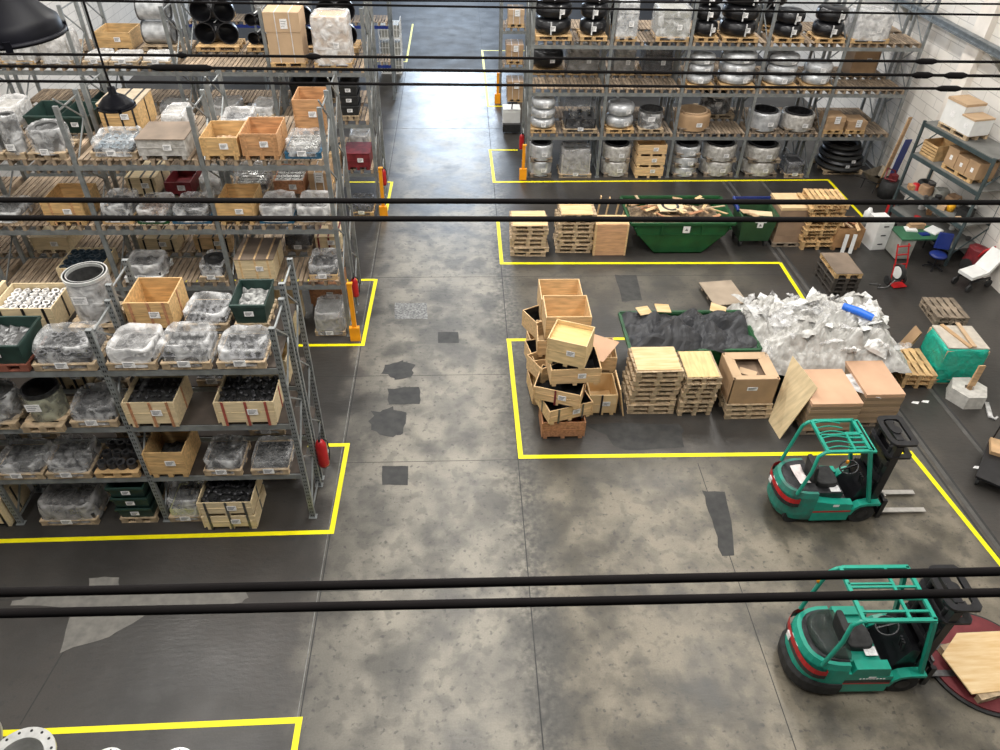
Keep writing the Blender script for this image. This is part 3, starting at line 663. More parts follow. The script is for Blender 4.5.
# nearest rack, top shelf, front row (left to right) -- pixel columns are read at the shelf edge
it(A, 0, 2, -22, 31, L_bin, 'dark green steel parts bin', .55, fill='heap', pl=True, pm=mat('pallet_redbrown', (.24, .08, .05), .7))
it(A, 0, 2, 34, 97, L_bundle, 'loose grey rings under film', .55, m=msteel, fill='pipe_ring', nx=6, ny=4, fm=fclear)
it(A, 0, 2, 104, 158, L_bundle, 'white film covered load', .48, fm=fwhite, fill='pipe_flange', m=gsteel, nx=5, ny=4)
it(A, 0, 2, 160, 213, L_bundle, 'grey pipe caps under film', .55, fm=fclear, fill='dished_end', m=gsteel, nx=5, ny=3)
it(A, 0, 2, 217, 267, L_bundle, 'film load with tan ring', .42, fm=fclear, fill='pipe_elbow', m=gsteel, nx=4, ny=3)
it(A, 1, 2, -52, -4, L_crate, 'closed pale plywood crate', .55, wood=plypale, lid=True)
it(A, 1, 2, 2, 62, L_crate, 'open crate of white rings', .52, wood=plypale, fill='pipe_ring', fm=mat('ring_white', (.68, .66, .64), .5), nx=6, ny=6, level=.75)
it(A, 1, 2, 73, 118, L_ring, 'large bright flanged steel ring', 1.0, dy=.02, inner=gsteel, wrap=fwhite)
it(A, 1, 2, 133, 178, L_crate, 'open orange plywood crate', .62, wood=plyy, strap=plyr, level=.5, fill='pipe_tee', fm=bluep, nx=3, ny=1, nofit=True)
it(A, 1, 2, 183, 230, L_bundle, 'shiny white film load', .40, fm=fclear, fill='pipe_elbow', m=msteel, nx=6, ny=5)
it(A, 1, 2, 236, 270, L_bin, 'dark green open bin', .56, fill='heap', fmm=mat('white_bits', (.5, .5, .48), .5, scale=12, col2=(.03, .03, .03)), pl=True)
# nearest rack, middle shelf
it(A, 0, 1, -22, 18, L_cyl, 'film wrapped steel ring coil', .62)
it(A, 0, 1, 27, 66, L_ring, 'dark steel ring with bright rim', .72, m=dsteel, inner=dsteel, flange=False, wrap=film('film_yellow', (.5, .5, .38), .3, .8))
it(A, 0, 1, 71, 119, L_bundle, 'dark fittings under film', .50, fm=fclear, fill='pipe_elbow', m=dsteel, nx=5, ny=4)
it(A, 0, 1, 124, 182, L_crate, 'open crate of dark elbows', .58, wood=plypale, strap=plyr, fill='pipe_elbow', fm=msteel, nx=7, ny=5, level=.85)
it(A, 0, 1, 220, 279, L_crate, 'open crate of black tees', .56, wood=plypale, strap=mat('strap_redbrown', (.32, .07, .05), .6), fill='pipe_tee', fm=msteel, nx=6, ny=4, level=.85)
it(A, 1, 1, 62, 92, L_crate, 'closed strapped crate', .50, wood=plypale, lid=True)
it(A, 1, 1, 97, 128, L_bundle, 'low film wrapped load', .42, fm=fwhite, fill='none')
it(A, 1, 1, 196, 232, L_bundle, 'film wrapped low load', .40, fm=fclear, fill='heap', m=dsteel)
it(A, 1, 1, 252, 291, L_crate, 'pale crate at rack end', .60, wood=plypale)
# nearest rack, lowest shelf
it(A, 0, 0, -4, 45, L_bundle, 'film load with orange rim', .42, fm=fclear, fill='pipe_flange', m=gsteel, nx=4, ny=3)
it(A, 0, 0, 47, 92, L_bundle, 'wrinkled white film load', .52, fm=fclear, fill='dished_end', m=gsteel, nx=4, ny=3)
it(A, 0, 0, 97, 139, L_bare, 'black pipe ring on bare pallet', .4, fill='pipe_ring', m=msteel, nx=4, ny=3, pl=True, layers=2)
it(A, 0, 0, 147, 191, L_crate, 'tall orange plywood crate', .66, wood=plyy, strap=None, fill='heap', fm=rubber)
it(A, 0, 0, 204, 243, L_bundle, 'film wrapped coil load', .42, fm=fclear, fill='pipe_flange', m=gsteel, nx=3, ny=3)
it(A, 0, 0, 250, 291, L_bundle, 'rows of steel rings on pallet', .36, fm=film('film_thin', (.7, .7, .7), .1, .4), fill='pipe_ring', m=gsteel, nx=7, ny=5)
it(A, 1, 0, 12, 58, L_bundle, 'low white film load', .36, fm=fwhite, fill='heap', m=dsteel)
it(A, 1, 0, 115, 160, L_bundle, 'dark film load', .36, fm=fdark, fill='heap', m=dsteel)
it(A, 1, 0, 248, 287, L_bundle, 'white sack load, blue stripe', .44, fm=fwhite, fill='none')
# nearest rack, floor
it(A, 0, -1, -30, 14, L_crate, 'pale crate with black straps', .72, wood=plypale, lid=plypale)
it(A, 0, -1, 40, 100, L_bundle, 'grey film hooded load', .62, fm=fgrey, fill='heap', m=dsteel, dy=-.02)
it(A, 0, -1, 122, 157, L_bin, 'dark green stacked bin', 1.05, pl=True, stack=3)
it(A, 0, -1, 168, 205, L_bundle, 'two tier film load', .72, fm=fclear, fill='heap', m=gsteel, base=mat('yellow_sacks', (.50, .50, .22), .6))
it(A, 0, -1, 206, 259, L_crate, 'pale crate with black fittings', .40, wood=plypale, strap=gsteel, fill='pipe_tee', fm=msteel, nx=5, ny=4, level=.8, stack=2, dy=-.2)
it(A, 1, -1, 262, 296, L_bundle, 'low grey film load', .3, fm=fgrey, fill='none')
it(A, 1, -1, 60, 100, L_bundle, 'dark film load', .5, fm=fdark, fill='none')
# second rack
it(B_, 0, 2, -22, 5, L_cyl, 'film wrapped upright coil', 1.0); it(B_, 0, 2, 6, 27, L_cyl, 'tall film wrapped coil', .95)
it(B_, 0, 2, 29, 67, L_cyl, 'film wrapped round load', .62)
it(B_, 0, 2, 91, 137, L_bundle, 'low load of grey blue fittings', .46, fm=fclear, fill='pipe_flange', m=mat('bluegrey', (.25, .30, .34), .4), nx=5, ny=4, d=1.)
it(B_, 0, 2, 141, 189, L_crate, 'old crate with brown lid', .52, wood=wrapm, strap=None, lid=True, lidm=brownlid, d=1.)
it(B_, 0, 2, 203, 241, L_crate, 'yellow plywood crate with paper', .58, wood=plyy, strap=plyy, fill='heap', fm=cardl, d=1.)
it(B_, 0, 2, 244, 281, L_crate, 'orange crate lined with film', .68, wood=plyo, strap=plyo, d=1.)
it(B_, 0, 2, 285, 321, L_bundle, 'pale rings on blue pallet', .42, fm=film('film_thin2', (.75, .75, .75), .15, .5), fill='pipe_ring', m=mat('zinc', (.5, .5, .48), .4, .4), nx=7, ny=5, pm=bpal, d=1.)
it(B_, 1, 2, -6, 22, L_bundle, 'white film load', .7, fm=fwhite, fill='none', d=1.); it(B_, 1, 2, 30, 60, L_bin, 'large green bin', .42, d=1.)
it(B_, 1, 2, 64, 92, L_bin, 'smaller green bin', .40, d=1.)
it(B_, 1, 2, 106, 145, L_crate, 'tall yellow crate with straps', .80, wood=plyy, lid=True, lidm=mat('tan_lid', (.42, .34, .24), .7), d=1.)
it(B_, 1, 2, 162, 186, L_bundle, 'white pallets with film', .5, fm=fwhite, fill='none', pm=white, d=1.)
it(B_, 1, 2, 218, 252, L_bundle, 'low white film load', .40, fm=fwhite, fill='pipe_elbow', m=gsteel, nx=3, ny=2, d=1.)
it(B_, 1, 2, 297, 327, L_crate, 'tall orange two tier crate', .95, wood=plyo, strap=None, d=.9)
it(B_, 0, 1, -25, 22, L_bundle, 'crumpled film load', .35, fm=fclear, fill='heap', m=gsteel, d=1.)
it(B_, 0, 1, 49, 88, L_crate, 'orange crate with paper sheet', .68, wood=plyy, strap=plyo, nstrap=2, d=1.)
it(B_, 0, 1, 102, 133, L_bundle, 'grey film load', .58, fm=fclear, fill='pipe_ring', m=msteel, nx=3, ny=3, d=1., pm=palo)
it(B_, 0, 1, 136, 169, L_bundle, 'brown and white rings', .44, fm=fclear, fill='pipe_ring', m=mat('rusty', (.28, .19, .14), .6), nx=5, ny=4, d=1., pm=skipg)
it(B_, 0, 1, 172, 211, L_bundle, 'grey blue wrapped rings', .46, fm=fclear, fill='pipe_ring', m=gsteel, nx=5, ny=4, d=1., pm=bpal)
it(B_, 0, 1, 218, 256, L_crate, 'yellow crate with paper label', .66, wood=plyy, strap=None, d=1.)
it(B_, 0, 1, 259, 294, L_bundle, 'white film load on blue pallet', .50, fm=fwhite, fill='pipe_flange', m=gsteel, nx=4, ny=3, d=1., pm=bpal)
it(B_, 0, 1, 296, 334, L_bundle, 'pale film load of fittings', .48, fm=fwhite, fill='pipe_elbow', m=msteel, nx=4, ny=3, d=1.)
it(B_, 1, 1, 131, 160, L_crate, 'pale strapped crate', .58, wood=plypale, lid=True, d=1.)
it(B_, 1, 1, 168, 194, L_crate, 'dark red crate', .45, wood=dred, strap=None, d=1.)
it(B_, 1, 1, 200, 224, L_bundle, 'white film load', .52, fm=fwhite, fill='none', d=1.)
it(B_, 1, 1, 236, 269, L_bundle, 'tall load of steel tube ends', .66, fm=fclear, fill='pipe_ring', m=steel, nx=7, ny=5, d=1.)
it(B_, 1, 1, 276, 306, L_crate, 'brown crate of white tubes', .5, wood=plyr, strap=None, fill='pipe_ring', fm=white, nx=7, ny=5, level=.95, d=1.)
it(B_, 1, 1, 311, 331, L_cardbox, 'brown cardboard box', .62, m=card, d=.9, pl=True)
it(B_, 0, 0, 62, 106, L_crate, 'pale crate of black rings', .48, wood=plypale, strap=ply, fill='pipe_ring', fm=mat('black_ring', (.03, .05, .07), .4, .3), nx=6, ny=4, level=.9, d=1.)
it(B_, 0, 0, 125, 164, L_bundle, 'shiny white wrapped box', .52, fm=fwhite, fill='heap', m=rubber, d=.9, pm=white)
it(B_, 0, 0, 200, 226, L_bundle, 'film load with black coil', .50, fm=fclear, fill='pipe_ring', m=rubber, nx=1, ny=1, d=.9)
it(B_, 0, 0, 239, 277, L_crate, 'large crate with brown sheet lid', .72, wood=plypale, strap=ply, lid=True, lidm=brownlid, d=1.05)
it(B_, 0, 0, 308, 340, L_bundle, 'grey film load of fittings', .46, fm=fclear, fill='pipe_elbow', m=gsteel, nx=4, ny=3, d=1., pm=palo)
it(B_, 1, 0, 36, 72, L_crate, 'closed pale crate', .5, wood=plypale, strap=None, lid=True, d=1.)
it(B_, 1, 0, 142, 180, L_crate, 'low crate with black straps', .45, wood=plypale, lid=True, d=1.)
it(B_, 1, 0, 197, 234, L_crate, 'yellow strapped crate', .48, wood=ply, lid=True, d=1.)
it(B_, 1, 0, 285, 313, L_bundle, 'black wrapped load', .62, fm=fdark, fill='none', base=rubber, d=1.)
it(B_, 1, 0, 317, 342, L_crate, 'pale crate at rack end', .5, wood=plypale, lid=True, strap=dred, d=1.)
it(B_, 0, -1, 315, 346, L_bundle, 'grey two tier film load', .85, fm=fgrey, fill='none', base=mat('bagged', (.34, .34, .33), .6), d=1.)
it(B_, 0, -1, 268, 300, L_crate, 'tall pale crate', 1.0, wood=plypale, d=1.)
it(B_, 1, -1, 312, 344, L_crate, 'brown crate', .8, wood=plyr, strap=None, lid=True, d=1.)
# third rack
it(C_, 0, 2, 2, 36, L_tallfilm, 'clear film box', .6, d=1.); it(C_, 0, 2, 40, 77, L_bundle, 'bulky white film load', 1.0, fm=fwhite, fill='none', d=1.)
it(C_, 0, 2, 84, 108, L_bundle, 'flat white wrapped load', .3, fm=fwhite, fill='none', d=.9); it(C_, 0, 2, 110, 138, L_bundle, 'flat wrapped white load', .28, fm=fwhite, fill='none', d=.9)
it(C_, 0, 2, 142, 174, L_bundle, 'low white film load', .28, fm=fwhite, fill='none', d=.9)
it(C_, 0, 2, 270, 306, L_cardbox, 'tall pale strapped cardboard box', 1.5, m=cardl, d=.9, pl=True)
it(C_, 0, 2, 315, 352, L_tallfilm, 'tall white film wrapped box', 1.42, fm=fwhite, m=cardl, d=.9)
it(C_, 1, 2, 97, 134, L_crate, 'open orange crate', .62, wood=plyy, strap=None, d=1., fill='heap', fm=gsteel)
it(C_, 1, 2, 143, 178, L_pipes, 'short silver pipe section', 1.3, d=1., pl=True)
it(C_, 1, 2, 196, 240, L_ubend, 'large black pipe bend', 1.4, n=2, d=.9, pl=True)
it(C_, 1, 2, 248, 270, L_ubend, 'slim black pipe bend', 1.2, n=2, d=.9, pl=True)
it(C_, 1, 2, 284, 316, L_ubend, 'black pipe bend behind boxes', 1.3, n=2, d=.9, pl=True); it(C_, 1, 2, 320, 358, L_ubend, 'tall black pipe bend', 1.5, n=2, d=.9, pl=True)
it(C_, 0, 1, 160, 186, L_bundle, 'dark film load', .5, fm=fdark, fill='none', d=1.); it(C_, 0, 1, 342, 360, L_bin, 'black stacked bin', 1.05, m=rubber, d=.8, stack=3, pl=True)
it(C_, 1, 1, 292, 314, L_bin, 'black open bin', .6, m=rubber, d=.8, pl=True); it(C_, 1, 1, 316, 338, L_bin, 'black parts bin', .65, m=rubber, d=.8, pl=True)
it(C_, 0, 0, 346, 371, L_crate, 'red brown crate', .62, wood=dred, strap=None, lid=True, d=.9)
it(C_, 0, 0, 318, 341, L_crate, 'yellow closed crate', .6, wood=ply, lid=True, d=.9)
it(C_, 1, 0, 349, 370, L_bundle, 'white film stacked pallet load', .6, fm=fwhite, fill='none', d=1.)
it(C_, 0, -1, 350, 374, L_bundle, 'dark film load on pallet', .5, fm=fdark, fill='heap', m=dsteel, d=.9, pm=palo)
it(C_, 0, 1, 210, 240, L_bundle, 'low grey film load', .5, fm=fgrey, fill='none', d=1.)
it(C_, 0, 1, 252, 280, L_bundle, 'white film low load', .45, fm=fwhite, fill='none', d=1.)
it(C_, 0, 1, 84, 112, L_bin, 'green bin', .6, d=1., pl=True)
# right rack
it(D_, 0, 2, 535, 572, L_bends, 'fat black pipe bend', 1.6, n=3, pl=True, d=1.); it(D_, 0, 2, 580, 607, L_bends, 'thick black pipe bend', 1.6, n=3, pl=True, d=1.)
it(D_, 0, 2, 615, 637, L_tallfilm, 'narrow clear film load', 1.2, fm=fclear, m=silver, d=.9)
it(D_, 0, 2, 655, 690, L_tallfilm, 'clear film cage load', 1.0, fm=fclear, m=greym, d=1.)
it(D_, 0, 2, 693, 718, L_bends, 'strapped black pipe bend', 1.55, n=3, pl=True, d=.9); it(D_, 0, 2, 722, 758, L_bends, 'wide black pipe bend', 1.55, n=3, pl=True, d=.9)
it(D_, 0, 2, 775, 803, L_bends, 'short black pipe bend', .95, n=2, pl=True, d=.9); it(D_, 0, 2, 815, 845, L_bends, 'double strapped black bend', 1.05, n=2, pl=True, d=.9)
it(D_, 0, 2, 851, 888, L_tallfilm, 'silver film wrapped box', .95, fm=fwhite, m=silver, d=1.)
it(D_, 1, 2, 600, 622, L_bends, 'black bend behind', 1.3, n=2, pl=True, d=.9); it(D_, 1, 2, 756, 784, L_bends, 'black bend in back row', 1.3, n=2, pl=True, d=.9)
it(D_, 1, 1, 531, 564, L_bends, 'open ended black bend', .85, n=1, pl=True, d=.9, strap=False)
it(D_, 1, 1, 567, 603, L_tallfilm, 'grey film covered box', 1.1, fm=fgrey, m=greym, d=.9)
it(D_, 1, 1, 612, 634, L_tallfilm, 'dark film covered box', 1.0, fm=fgrey, m=greym, d=.9); it(D_, 1, 1, 642, 672, L_tallfilm, 'dull film covered load', 1., fm=fdark, m=gsteel, d=.9)
it(D_, 0, 1, 688, 713, L_bends, 'silver wrapped roll', 1.1, n=3, m=silver, pl=True, d=.9, strap=False); it(D_, 0, 1, 720, 755, L_bends, 'broad silver wrapped roll', 1.15, n=3, m=silver, pl=True, d=.9, strap=False)
it(D_, 0, 1, 765, 797, L_bends, 'shiny silver wrapped roll', 1.1, n=3, m=silver, pl=True, d=.9, strap=False); it(D_, 0, 1, 804, 831, L_bends, 'dented silver wrapped roll', .85, n=2, m=silver, pl=True, d=.9, strap=False)
it(D_, 1, 1, 848, 873, L_crate, 'wooden crate of boards', 1.0, wood=card, strap=None, lid=True, d=.9)
it(D_, 0, 0, 530, 555, L_bends, 'silver wrapped roll', 1.15, n=3, m=silver, pl=True, d=.9, strap=False)
it(D_, 0, 0, 563, 597, L_bundle, 'black bends under clear film', 1.15, fm=film('film_black', (.3, .3, .3), .05, .35), fill='pipe_elbow', m=blk2, nx=3, ny=2, d=.9, base=blk2)
it(D_, 0, 0, 606, 634, L_bends, 'film wrapped roll', .98, n=2, m=silver, pl=True, d=.9, strap=False)
it(D_, 0, 0, 638, 664, L_ring, 'grey ring with wooden cover', .75, m=gsteel, inner=gsteel, pl=True, flange=False)
it(D_, 0, 0, 676, 712, L_drum, 'broad ring with tan lining', .62, n=1, m=card, inner=cardl)
it(D_, 1, 0, 700, 736, L_ring, 'wide ring with pale rim', .8, m=dsteel, inner=dsteel, pl=True)
it(D_, 0, 0, 750, 781, L_drum, 'silver wrapped ring', .68, n=1, m=silver); it(D_, 0, 0, 784, 816, L_drum, 'dark ring in clear wrap', .6, n=1, m=wrapm)
it(D_, 0, 0, 823, 842, L_cardbox, 'torn cardboard box', .6, m=card, d=.7, pl=True, straps=False); it(D_, 0, 0, 845, 864, L_cardbox, 'open low cardboard box', .45, m=card, d=.7, pl=True, straps=False)
it(D_, 0, -1, 529, 552, L_drum, 'small film wrapped ring', 1.2, n=2, m=silver); it(D_, 0, -1, 559, 591, L_bundle, 'two tier film load', 1.25, fm=fgrey, fill='none', base=wrapm, d=.9)
it(D_, 0, -1, 602, 630, L_drum, 'dark topped ring', 1.15, n=2, m=wrapm); it(D_, 0, -1, 634, 662, L_crate, 'pale wooden crate tier', .42, wood=ply, strap=None, stack=3, d=.9)
it(D_, 0, -1, 672, 698, L_drum, 'white wrapped ring', 1.15, n=3, m=silver); it(D_, 0, -1, 702, 736, L_drum, 'broad brown wrapped ring', 1.15, n=2, m=wrapm)
it(D_, 0, -1, 744, 778, L_drum, 'broad grey wrapped ring', 1.1, n=2, m=wrapm); it(D_, 0, -1, 784, 803, L_bundle, 'narrow dark load', .7, fm=fdark, fill='none', base=rubber, d=.9)
# far racks
it('F', 0, 2, 503, 521, L_bin, 'green steel bin with white sheet', 1.1, d=.9, pl=True); it('F', 0, 1, 508, 524, L_cardbox, 'pale boxed load', .7, d=.9, pl=True)
it('F', 0, 0, 506, 523, L_cardbox, 'wrapped brown box', .8, m=card, d=.9, pl=True); it('F', 0, -1, 507, 523, L_cardbox, 'brown box on floor pallet', .9, m=card, d=.9, pl=True)
it('F', 0, 2, 600, 625, L_tallfilm, 'grey film load', .9, d=.9)
for k, c in enumerate((205, 245, 285, 325)): it('G', 0, 1, c, c+26, L_tallfilm, 'grey film load', .9, fm=fgrey, d=.9)
POSTS = {'A': XA, 'B': XB, 'C': XC, 'D': XD, 'F': [1.75, 4.4, 7.1, 9.8, 12.5], 'G': [-3.0, -5.8, -8.6, -11.4]}
cnt = {}
for q in ITEMS:
    nm, L, ys = RK[q['rk']]; y = ys[q['row']]+q['dy']; slat = q['rk'] != 'A'
    z = 0. if q['lev'] < 0 else L[q['lev']]+(.145 if slat else .021)
    if q['fn'] is L_bundle: q['h'] = q['h']*.86
    if q['fn'] is L_crate and q['rk'] in 'BC': q['h'] = q['h']*.86
    q['y'], q['z'] = y, z; q['x0'], q['x1'] = X(q['a'], y, z), X(q['c'], y, z)
    for p in POSTS[q['rk']]:
        g = .075
        if q['x0'] < p+g and q['x1'] > p-g:
            if p-q['x0'] > q['x1']-p: q['x1'] = p-g
            else: q['x0'] = p+g
    cnt.setdefault((q['rk'], q['row'], q['lev']), []).append(q)
LEVN = {-1: 'floor level', 0: 'lowest shelf', 1: 'middle shelf', 2: 'top shelf'}
WIN = []
for (rk, row, lev), qs in cnt.items():
    qs.sort(key=lambda q: abs(q['x0']))
    st_ = sorted(qs, key=lambda q: q['x0'])
    for a_, b2 in zip(st_, st_[1:]):
        if b2['x0'] < a_['x1']+.05: m_ = (b2['x0']+a_['x1'])/2; a_['x1'] = m_-.025; b2['x0'] = m_+.025
    for i, q in enumerate(qs):
        # keep clear of the frames of the rack
        where = '%s from aisle, %s row, %s, %s' % (ORD[i], 'back' if row else 'front', LEVN[lev], RK[rk][0])
        kw = dict(q['kw']); fn = q['fn']; stack = kw.pop('stack', 1); pl = kw.pop('pl', None)
        lab = q['desc']+', '+where
        if len(lab.split()) > 16: lab = q['desc']+', '+where.replace('on the floor', 'floor')
        if pl or fn in (L_ring, L_cardbox, L_bends, L_pipes, L_bare): kw['plab'] = 'pallet under load '+where.replace('from the aisle, ', 'from aisle, ')
        if fn in (L_crate, L_bundle, L_bin): kw['glab'] = 'fitting packed in load, '+where
        if fn is L_ring and 'plab' not in kw: kw['plab'] = 'pallet under load '+where
        d = kw.pop('d', q['d']); h = q['h']
        if fn is L_bin and stack > 1:
            for k in range(stack):
                kk = dict(kw); kk['plab'] = kw.get('plab') if k == 0 else None
                hh = (h-.144)/stack; zz = q['z']+(0 if k == 0 else .144+hh*k)
                L_bin(q['x0'], q['x1'], q['y'], zz, d, hh+(.144 if k == 0 else 0), ('lowest ', 'middle ', 'upper ')[k]+lab, **kk)
        elif fn is L_crate and stack > 1:
            for k in range(stack):
                kk = dict(kw)
                if k < stack-1: kk['fill'] = None
                L_crate(q['x0'], q['x1'], q['y'], q['z']+h*k, d, h, ('lower ' if k == 0 else 'upper ' if k == stack-1 else 'middle ')+lab, 'wooden_crate', **kk)
        elif fn is L_crate: L_crate(q['x0'], q['x1'], q['y'], q['z'], d, h, lab, 'wooden_crate', **kw)
        else:
            if fn is L_bin and 'plab' not in kw: kw['plab'] = None
            fn(q['x0'], q['x1'], q['y'], q['z'], d, h, lab, **kw)

# ------------------------------------------------------------------ stacks of pallets, each pallet a thing
def stack(cx, cy, w, d, n, where, m=palw, run='x', jit=.03, rz=0., z0=0., top=None, mats=None):
    for k in range(n):
        pos = 'topmost' if k == n-1 else 'lowest' if k == 0 else ORD[k]+' from the floor'
        if n == 1: pos = 'single'
        mm = mats[k % len(mats)] if mats else m
        pallet(w, d, (cx+rnd.uniform(-jit, jit), cy+rnd.uniform(-jit, jit), z0+.1445*k), pos+' wooden pallet '+where, mm, run, rz+rnd.uniform(-jit, jit)*.8)
    if top:
        b = MB(); b.box(-w*.46, w*.46, -d*.47, d*.47, 0, .018); tag(b.build('plywood_sheet', top, None, (cx, cy, z0+.1445*n+.001), (0, 0, rz)), 'plywood sheet topping stack '+where.replace('in the ', ''), 'board')
stack(2.04, 20.4, 1.15, 1.0, 7, 'in the leftmost stack beside the far yellow corner', top=plyplate, jit=.05)
stack(3.48, 20.55, 1.05, 1.0, 9, 'in the tall stack left of the leaning crate panel', top=plyplate, jit=.04)
stack(4.40, 13.08, 1.1, .9, 9, 'in the wide stack right of the crate pile', top=plyplate, jit=.04)
stack(5.42, 13.03, .8, 1.0, 8, 'in the narrow stack in front of the tarpaulin skip', run='y', top=plyyt if False else mat('plywood_topyellow', (.66, .48, .22), .6, var=.12, scale=3, stretch=(6, 1, 1)), jit=.03)
stack(6.62, 12.9, 1.1, 1.0, 3, 'under the open cardboard bin', jit=.03)
stack(11.28, 20.75, 1.1, 1.05, 11, 'in the tall yellowish stack beside the brown cartons', m=palo, run='y', jit=.08)
stack(11.05, 18.15, .85, 1.25, 5, 'in the dark stack with a brown top', m=pald, run='y', mats=[mat('pallet_black', (.05, .042, .035), .8, island=.2)]*4+[palo], jit=.02, top=brownlid)
stack(11.25, 13.95, .75, 1.1, 3, 'in the small stack beside the teal wrapped load', m=palo, run='y', jit=.02, rz=-.05)
stack(13.5, 16.5, .95, 1.0, 2, 'in the dark pair below the red hand truck', m=pald, run='y', jit=.02, rz=-.05)
b = MB(); b.box(-.5, .5, -.6, .6, 0, .03); o = b.build('plywood_sheet', mat('grey_ply', (.34, .27, .20), .7, var=.12, scale=2), None, (7.47, 17.50, .146), (0, 0, .12)); tag(o, 'worn brown plywood sheet on the lone pallet behind the skip', 'board')
pallet(.9, 1.0, (7.47, 17.50, 0), 'lone pallet under worn plywood sheet on open floor', pald, 'x', .12)
# leaning crate panel on its side and offcuts
r = thing('plywood_crate', 'orange plywood crate on its side between pallet stack and scrap skip', 'crate', (4.55, 20.1, 0))
b = MB(); b.box(-.46, .46, -.2, -.17, 0, 1.06); b.build('face_panel', plyo if False else mat('ply_redwood', (.58, .33, .18), .6, var=.12, scale=3, stretch=(1, 1, 6)), r)
for s in (-1, 1): b = MB(); b.box(s*.46-(.05 if s < 0 else 0), s*.46+(.05 if s > 0 else 0), -.22, .4, 0, 1.08); b.build('side_panel', ply, r)
b = MB(); b.box(-.46, .46, -.17, .4, 1.04, 1.08); b.build('top_panel', ply, r)
for k, (x, y) in enumerate(((4.2, 21.1), (4.5, 21.2), (4.8, 21.15), (5.05, 21.2))):
    b = MB(); b.bar((0, 0, 0), (.12, -.1, 1.45-.1*k), .1, .03); tag(b.build('timber_offcut', ply, None, (x, y, .02)), 'pale timber offcut standing behind the orange crate', 'board', 'timber offcuts behind the orange crate')
# skips
def skip(loc, L1, L0, W1, hz, label, mid=.62):
    r = thing('skip', label, 'skip', loc)
    zc = hz*mid; Lm = L0+(L1-L0)*.72
    P = [(-L0/2, 0), (L0/2, 0), (Lm/2, zc), (L1/2, hz), (-L1/2, hz), (-Lm/2, zc)]
    for s in (-1, 1):
        b = MB(); y = s*W1/2; b.prism(P, min(y, y-s*.03), max(y, y-s*.03)); 
        b.box(-Lm/2, Lm/2, min(y, y+s*.02), max(y, y+s*.02), zc-.02, zc+.02)
        for x in (-L0*.42, L0*.42): b.box(x-.025, x+.025, min(y, y+s*.04), max(y, y+s*.04), zc, hz)
        b.build('side_wall', skipg, r)
        b = MB(); b.box(-L1/2, L1/2, min(y, y+s*.07), max(y, y+s*.07), hz-.06, hz+.02); b.build('rim', skipg, r)
    for s in (-1, 1):
        b = MB(); t = .03
        a, c, e = (s*L0/2, 0), (s*Lm/2, zc), (s*L1/2, hz)
        b.prism([a, c, e, (e[0]-s*t, e[1]), (c[0]-s*t, c[1]), (a[0]-s*t, a[1])], -W1/2, W1/2); b.build('end_wall', skipg, r)
        b = MB(); b.box(min(s*L1/2, s*(L1/2+.05)), max(s*L1/2, s*(L1/2+.05)), -W1/2, W1/2, hz-.05, hz+.02); b.cyl((s*(L1/2-.15), -W1/2-.12, hz-.15), .03, .12, 10, 'y'); b.build('lifting_lug', skipg, r)
    b = MB(); b.box(-L0/2, L0/2, -W1/2, W1/2, 0, .04); b.build('base', skipg, r)
    return r
r = skip((6.75, 20.88, 0), 3.25, 1.5, 1.75, 1.06, 'dark green skip filled with scrap wood behind the yellow line')
b = MB(); b.box(-.11, .11, -.01, 0, -.11, .11); b.cur = 1; b.prism([(-.05, -.04), (.05, -.04), (0, .05)], -.013, -.01)
q = b.build('sign_plate', [paper, ink], r, (.12, -.93, .86)); q['label'] = 'white square sign plate'
q = heap_mb(2.9, 1.6, .35, 3, 22, .8).build('scrap_heap', mat('scrap_dark', (.10, .07, .05), .8, scale=9, col2=(.35, .25, .15)), None, (6.75, 20.88, .76)); tag(q, 'dark base layer of scrap inside the green skip', 'scrap', None, 'stuff')
rs = random.Random(3)
for k in range(34):
    x, y = rs.uniform(-1.35, 1.35), rs.uniform(-.7, .7); L = rs.uniform(.25, .75); b = MB(); b.box(-L/2, L/2, -.05, .05, -.012, .012)
    o = b.build('scrap_board', rs.choice([ply, plypale, card, palw, plyr, plyplate]), None, (6.75+x, 20.88+y, 1.03+rs.uniform(-.03, .2)), (rs.uniform(-.3, .3), rs.uniform(-.3, .3), rs.uniform(0, 3.1))); tag(o, 'broken board lying in the scrap wood skip', 'board', 'scrap boards in the green skip')
b = MB(); b.box(-.42, .42, -.32, .32, 0, .02); b.cur = 1; b.lathe([(.2, .021), (.27, .035), (.29, .021)], 24)
tag(b.build('round_cover_board', [plypale, dsteel], None, (6.5, 20.85, 1.2), (.12, .05, .1)), 'pale board with dark ring lying in the scrap skip', 'board')
# skip with tarpaulin, only partly seen
skip((5.55, 14.5, 0), 3.15, 1.6, 1.55, 1.05, 'green skip under grey tarpaulin behind the pallet stacks')
def drape(w, d, h, seed, nx=40, ny=26, fr=2.0, amp=.35, drop=0., flat=False, fine=0.):
    vs = []
    for j in range(ny+1):
        for i in range(nx+1):
            u, v = i/nx*2-1, j/ny*2-1; e = (1-max(abs(u), abs(v))**3)
            p = Vector((u*w/2, v*d/2, 0)); f1 = abs(noise.noise(p*fr+Vector((seed, 0, 0)))); f2 = abs(noise.noise(p*fr*2.7+Vector((0, seed, 0))))
            f2 += fine*abs(noise.noise(p*fr*6+Vector((seed, seed, 0))))
            ph = noise.noise_vector(p*1.5+Vector((0, 0, seed)))*.12
            vs.append((p.x+ph.x, p.y+ph.y, h*e*(.55)+amp*(f1+.45*f2)*1.1*(.3+.7*e)-drop*(1-e)))
    fs = [(j*(nx+1)+i, j*(nx+1)+i+1, (j+1)*(nx+1)+i+1, (j+1)*(nx+1)+i) for j in range(ny) for i in range(nx)]
    b = MB(); b.add(vs, fs, not flat); return b
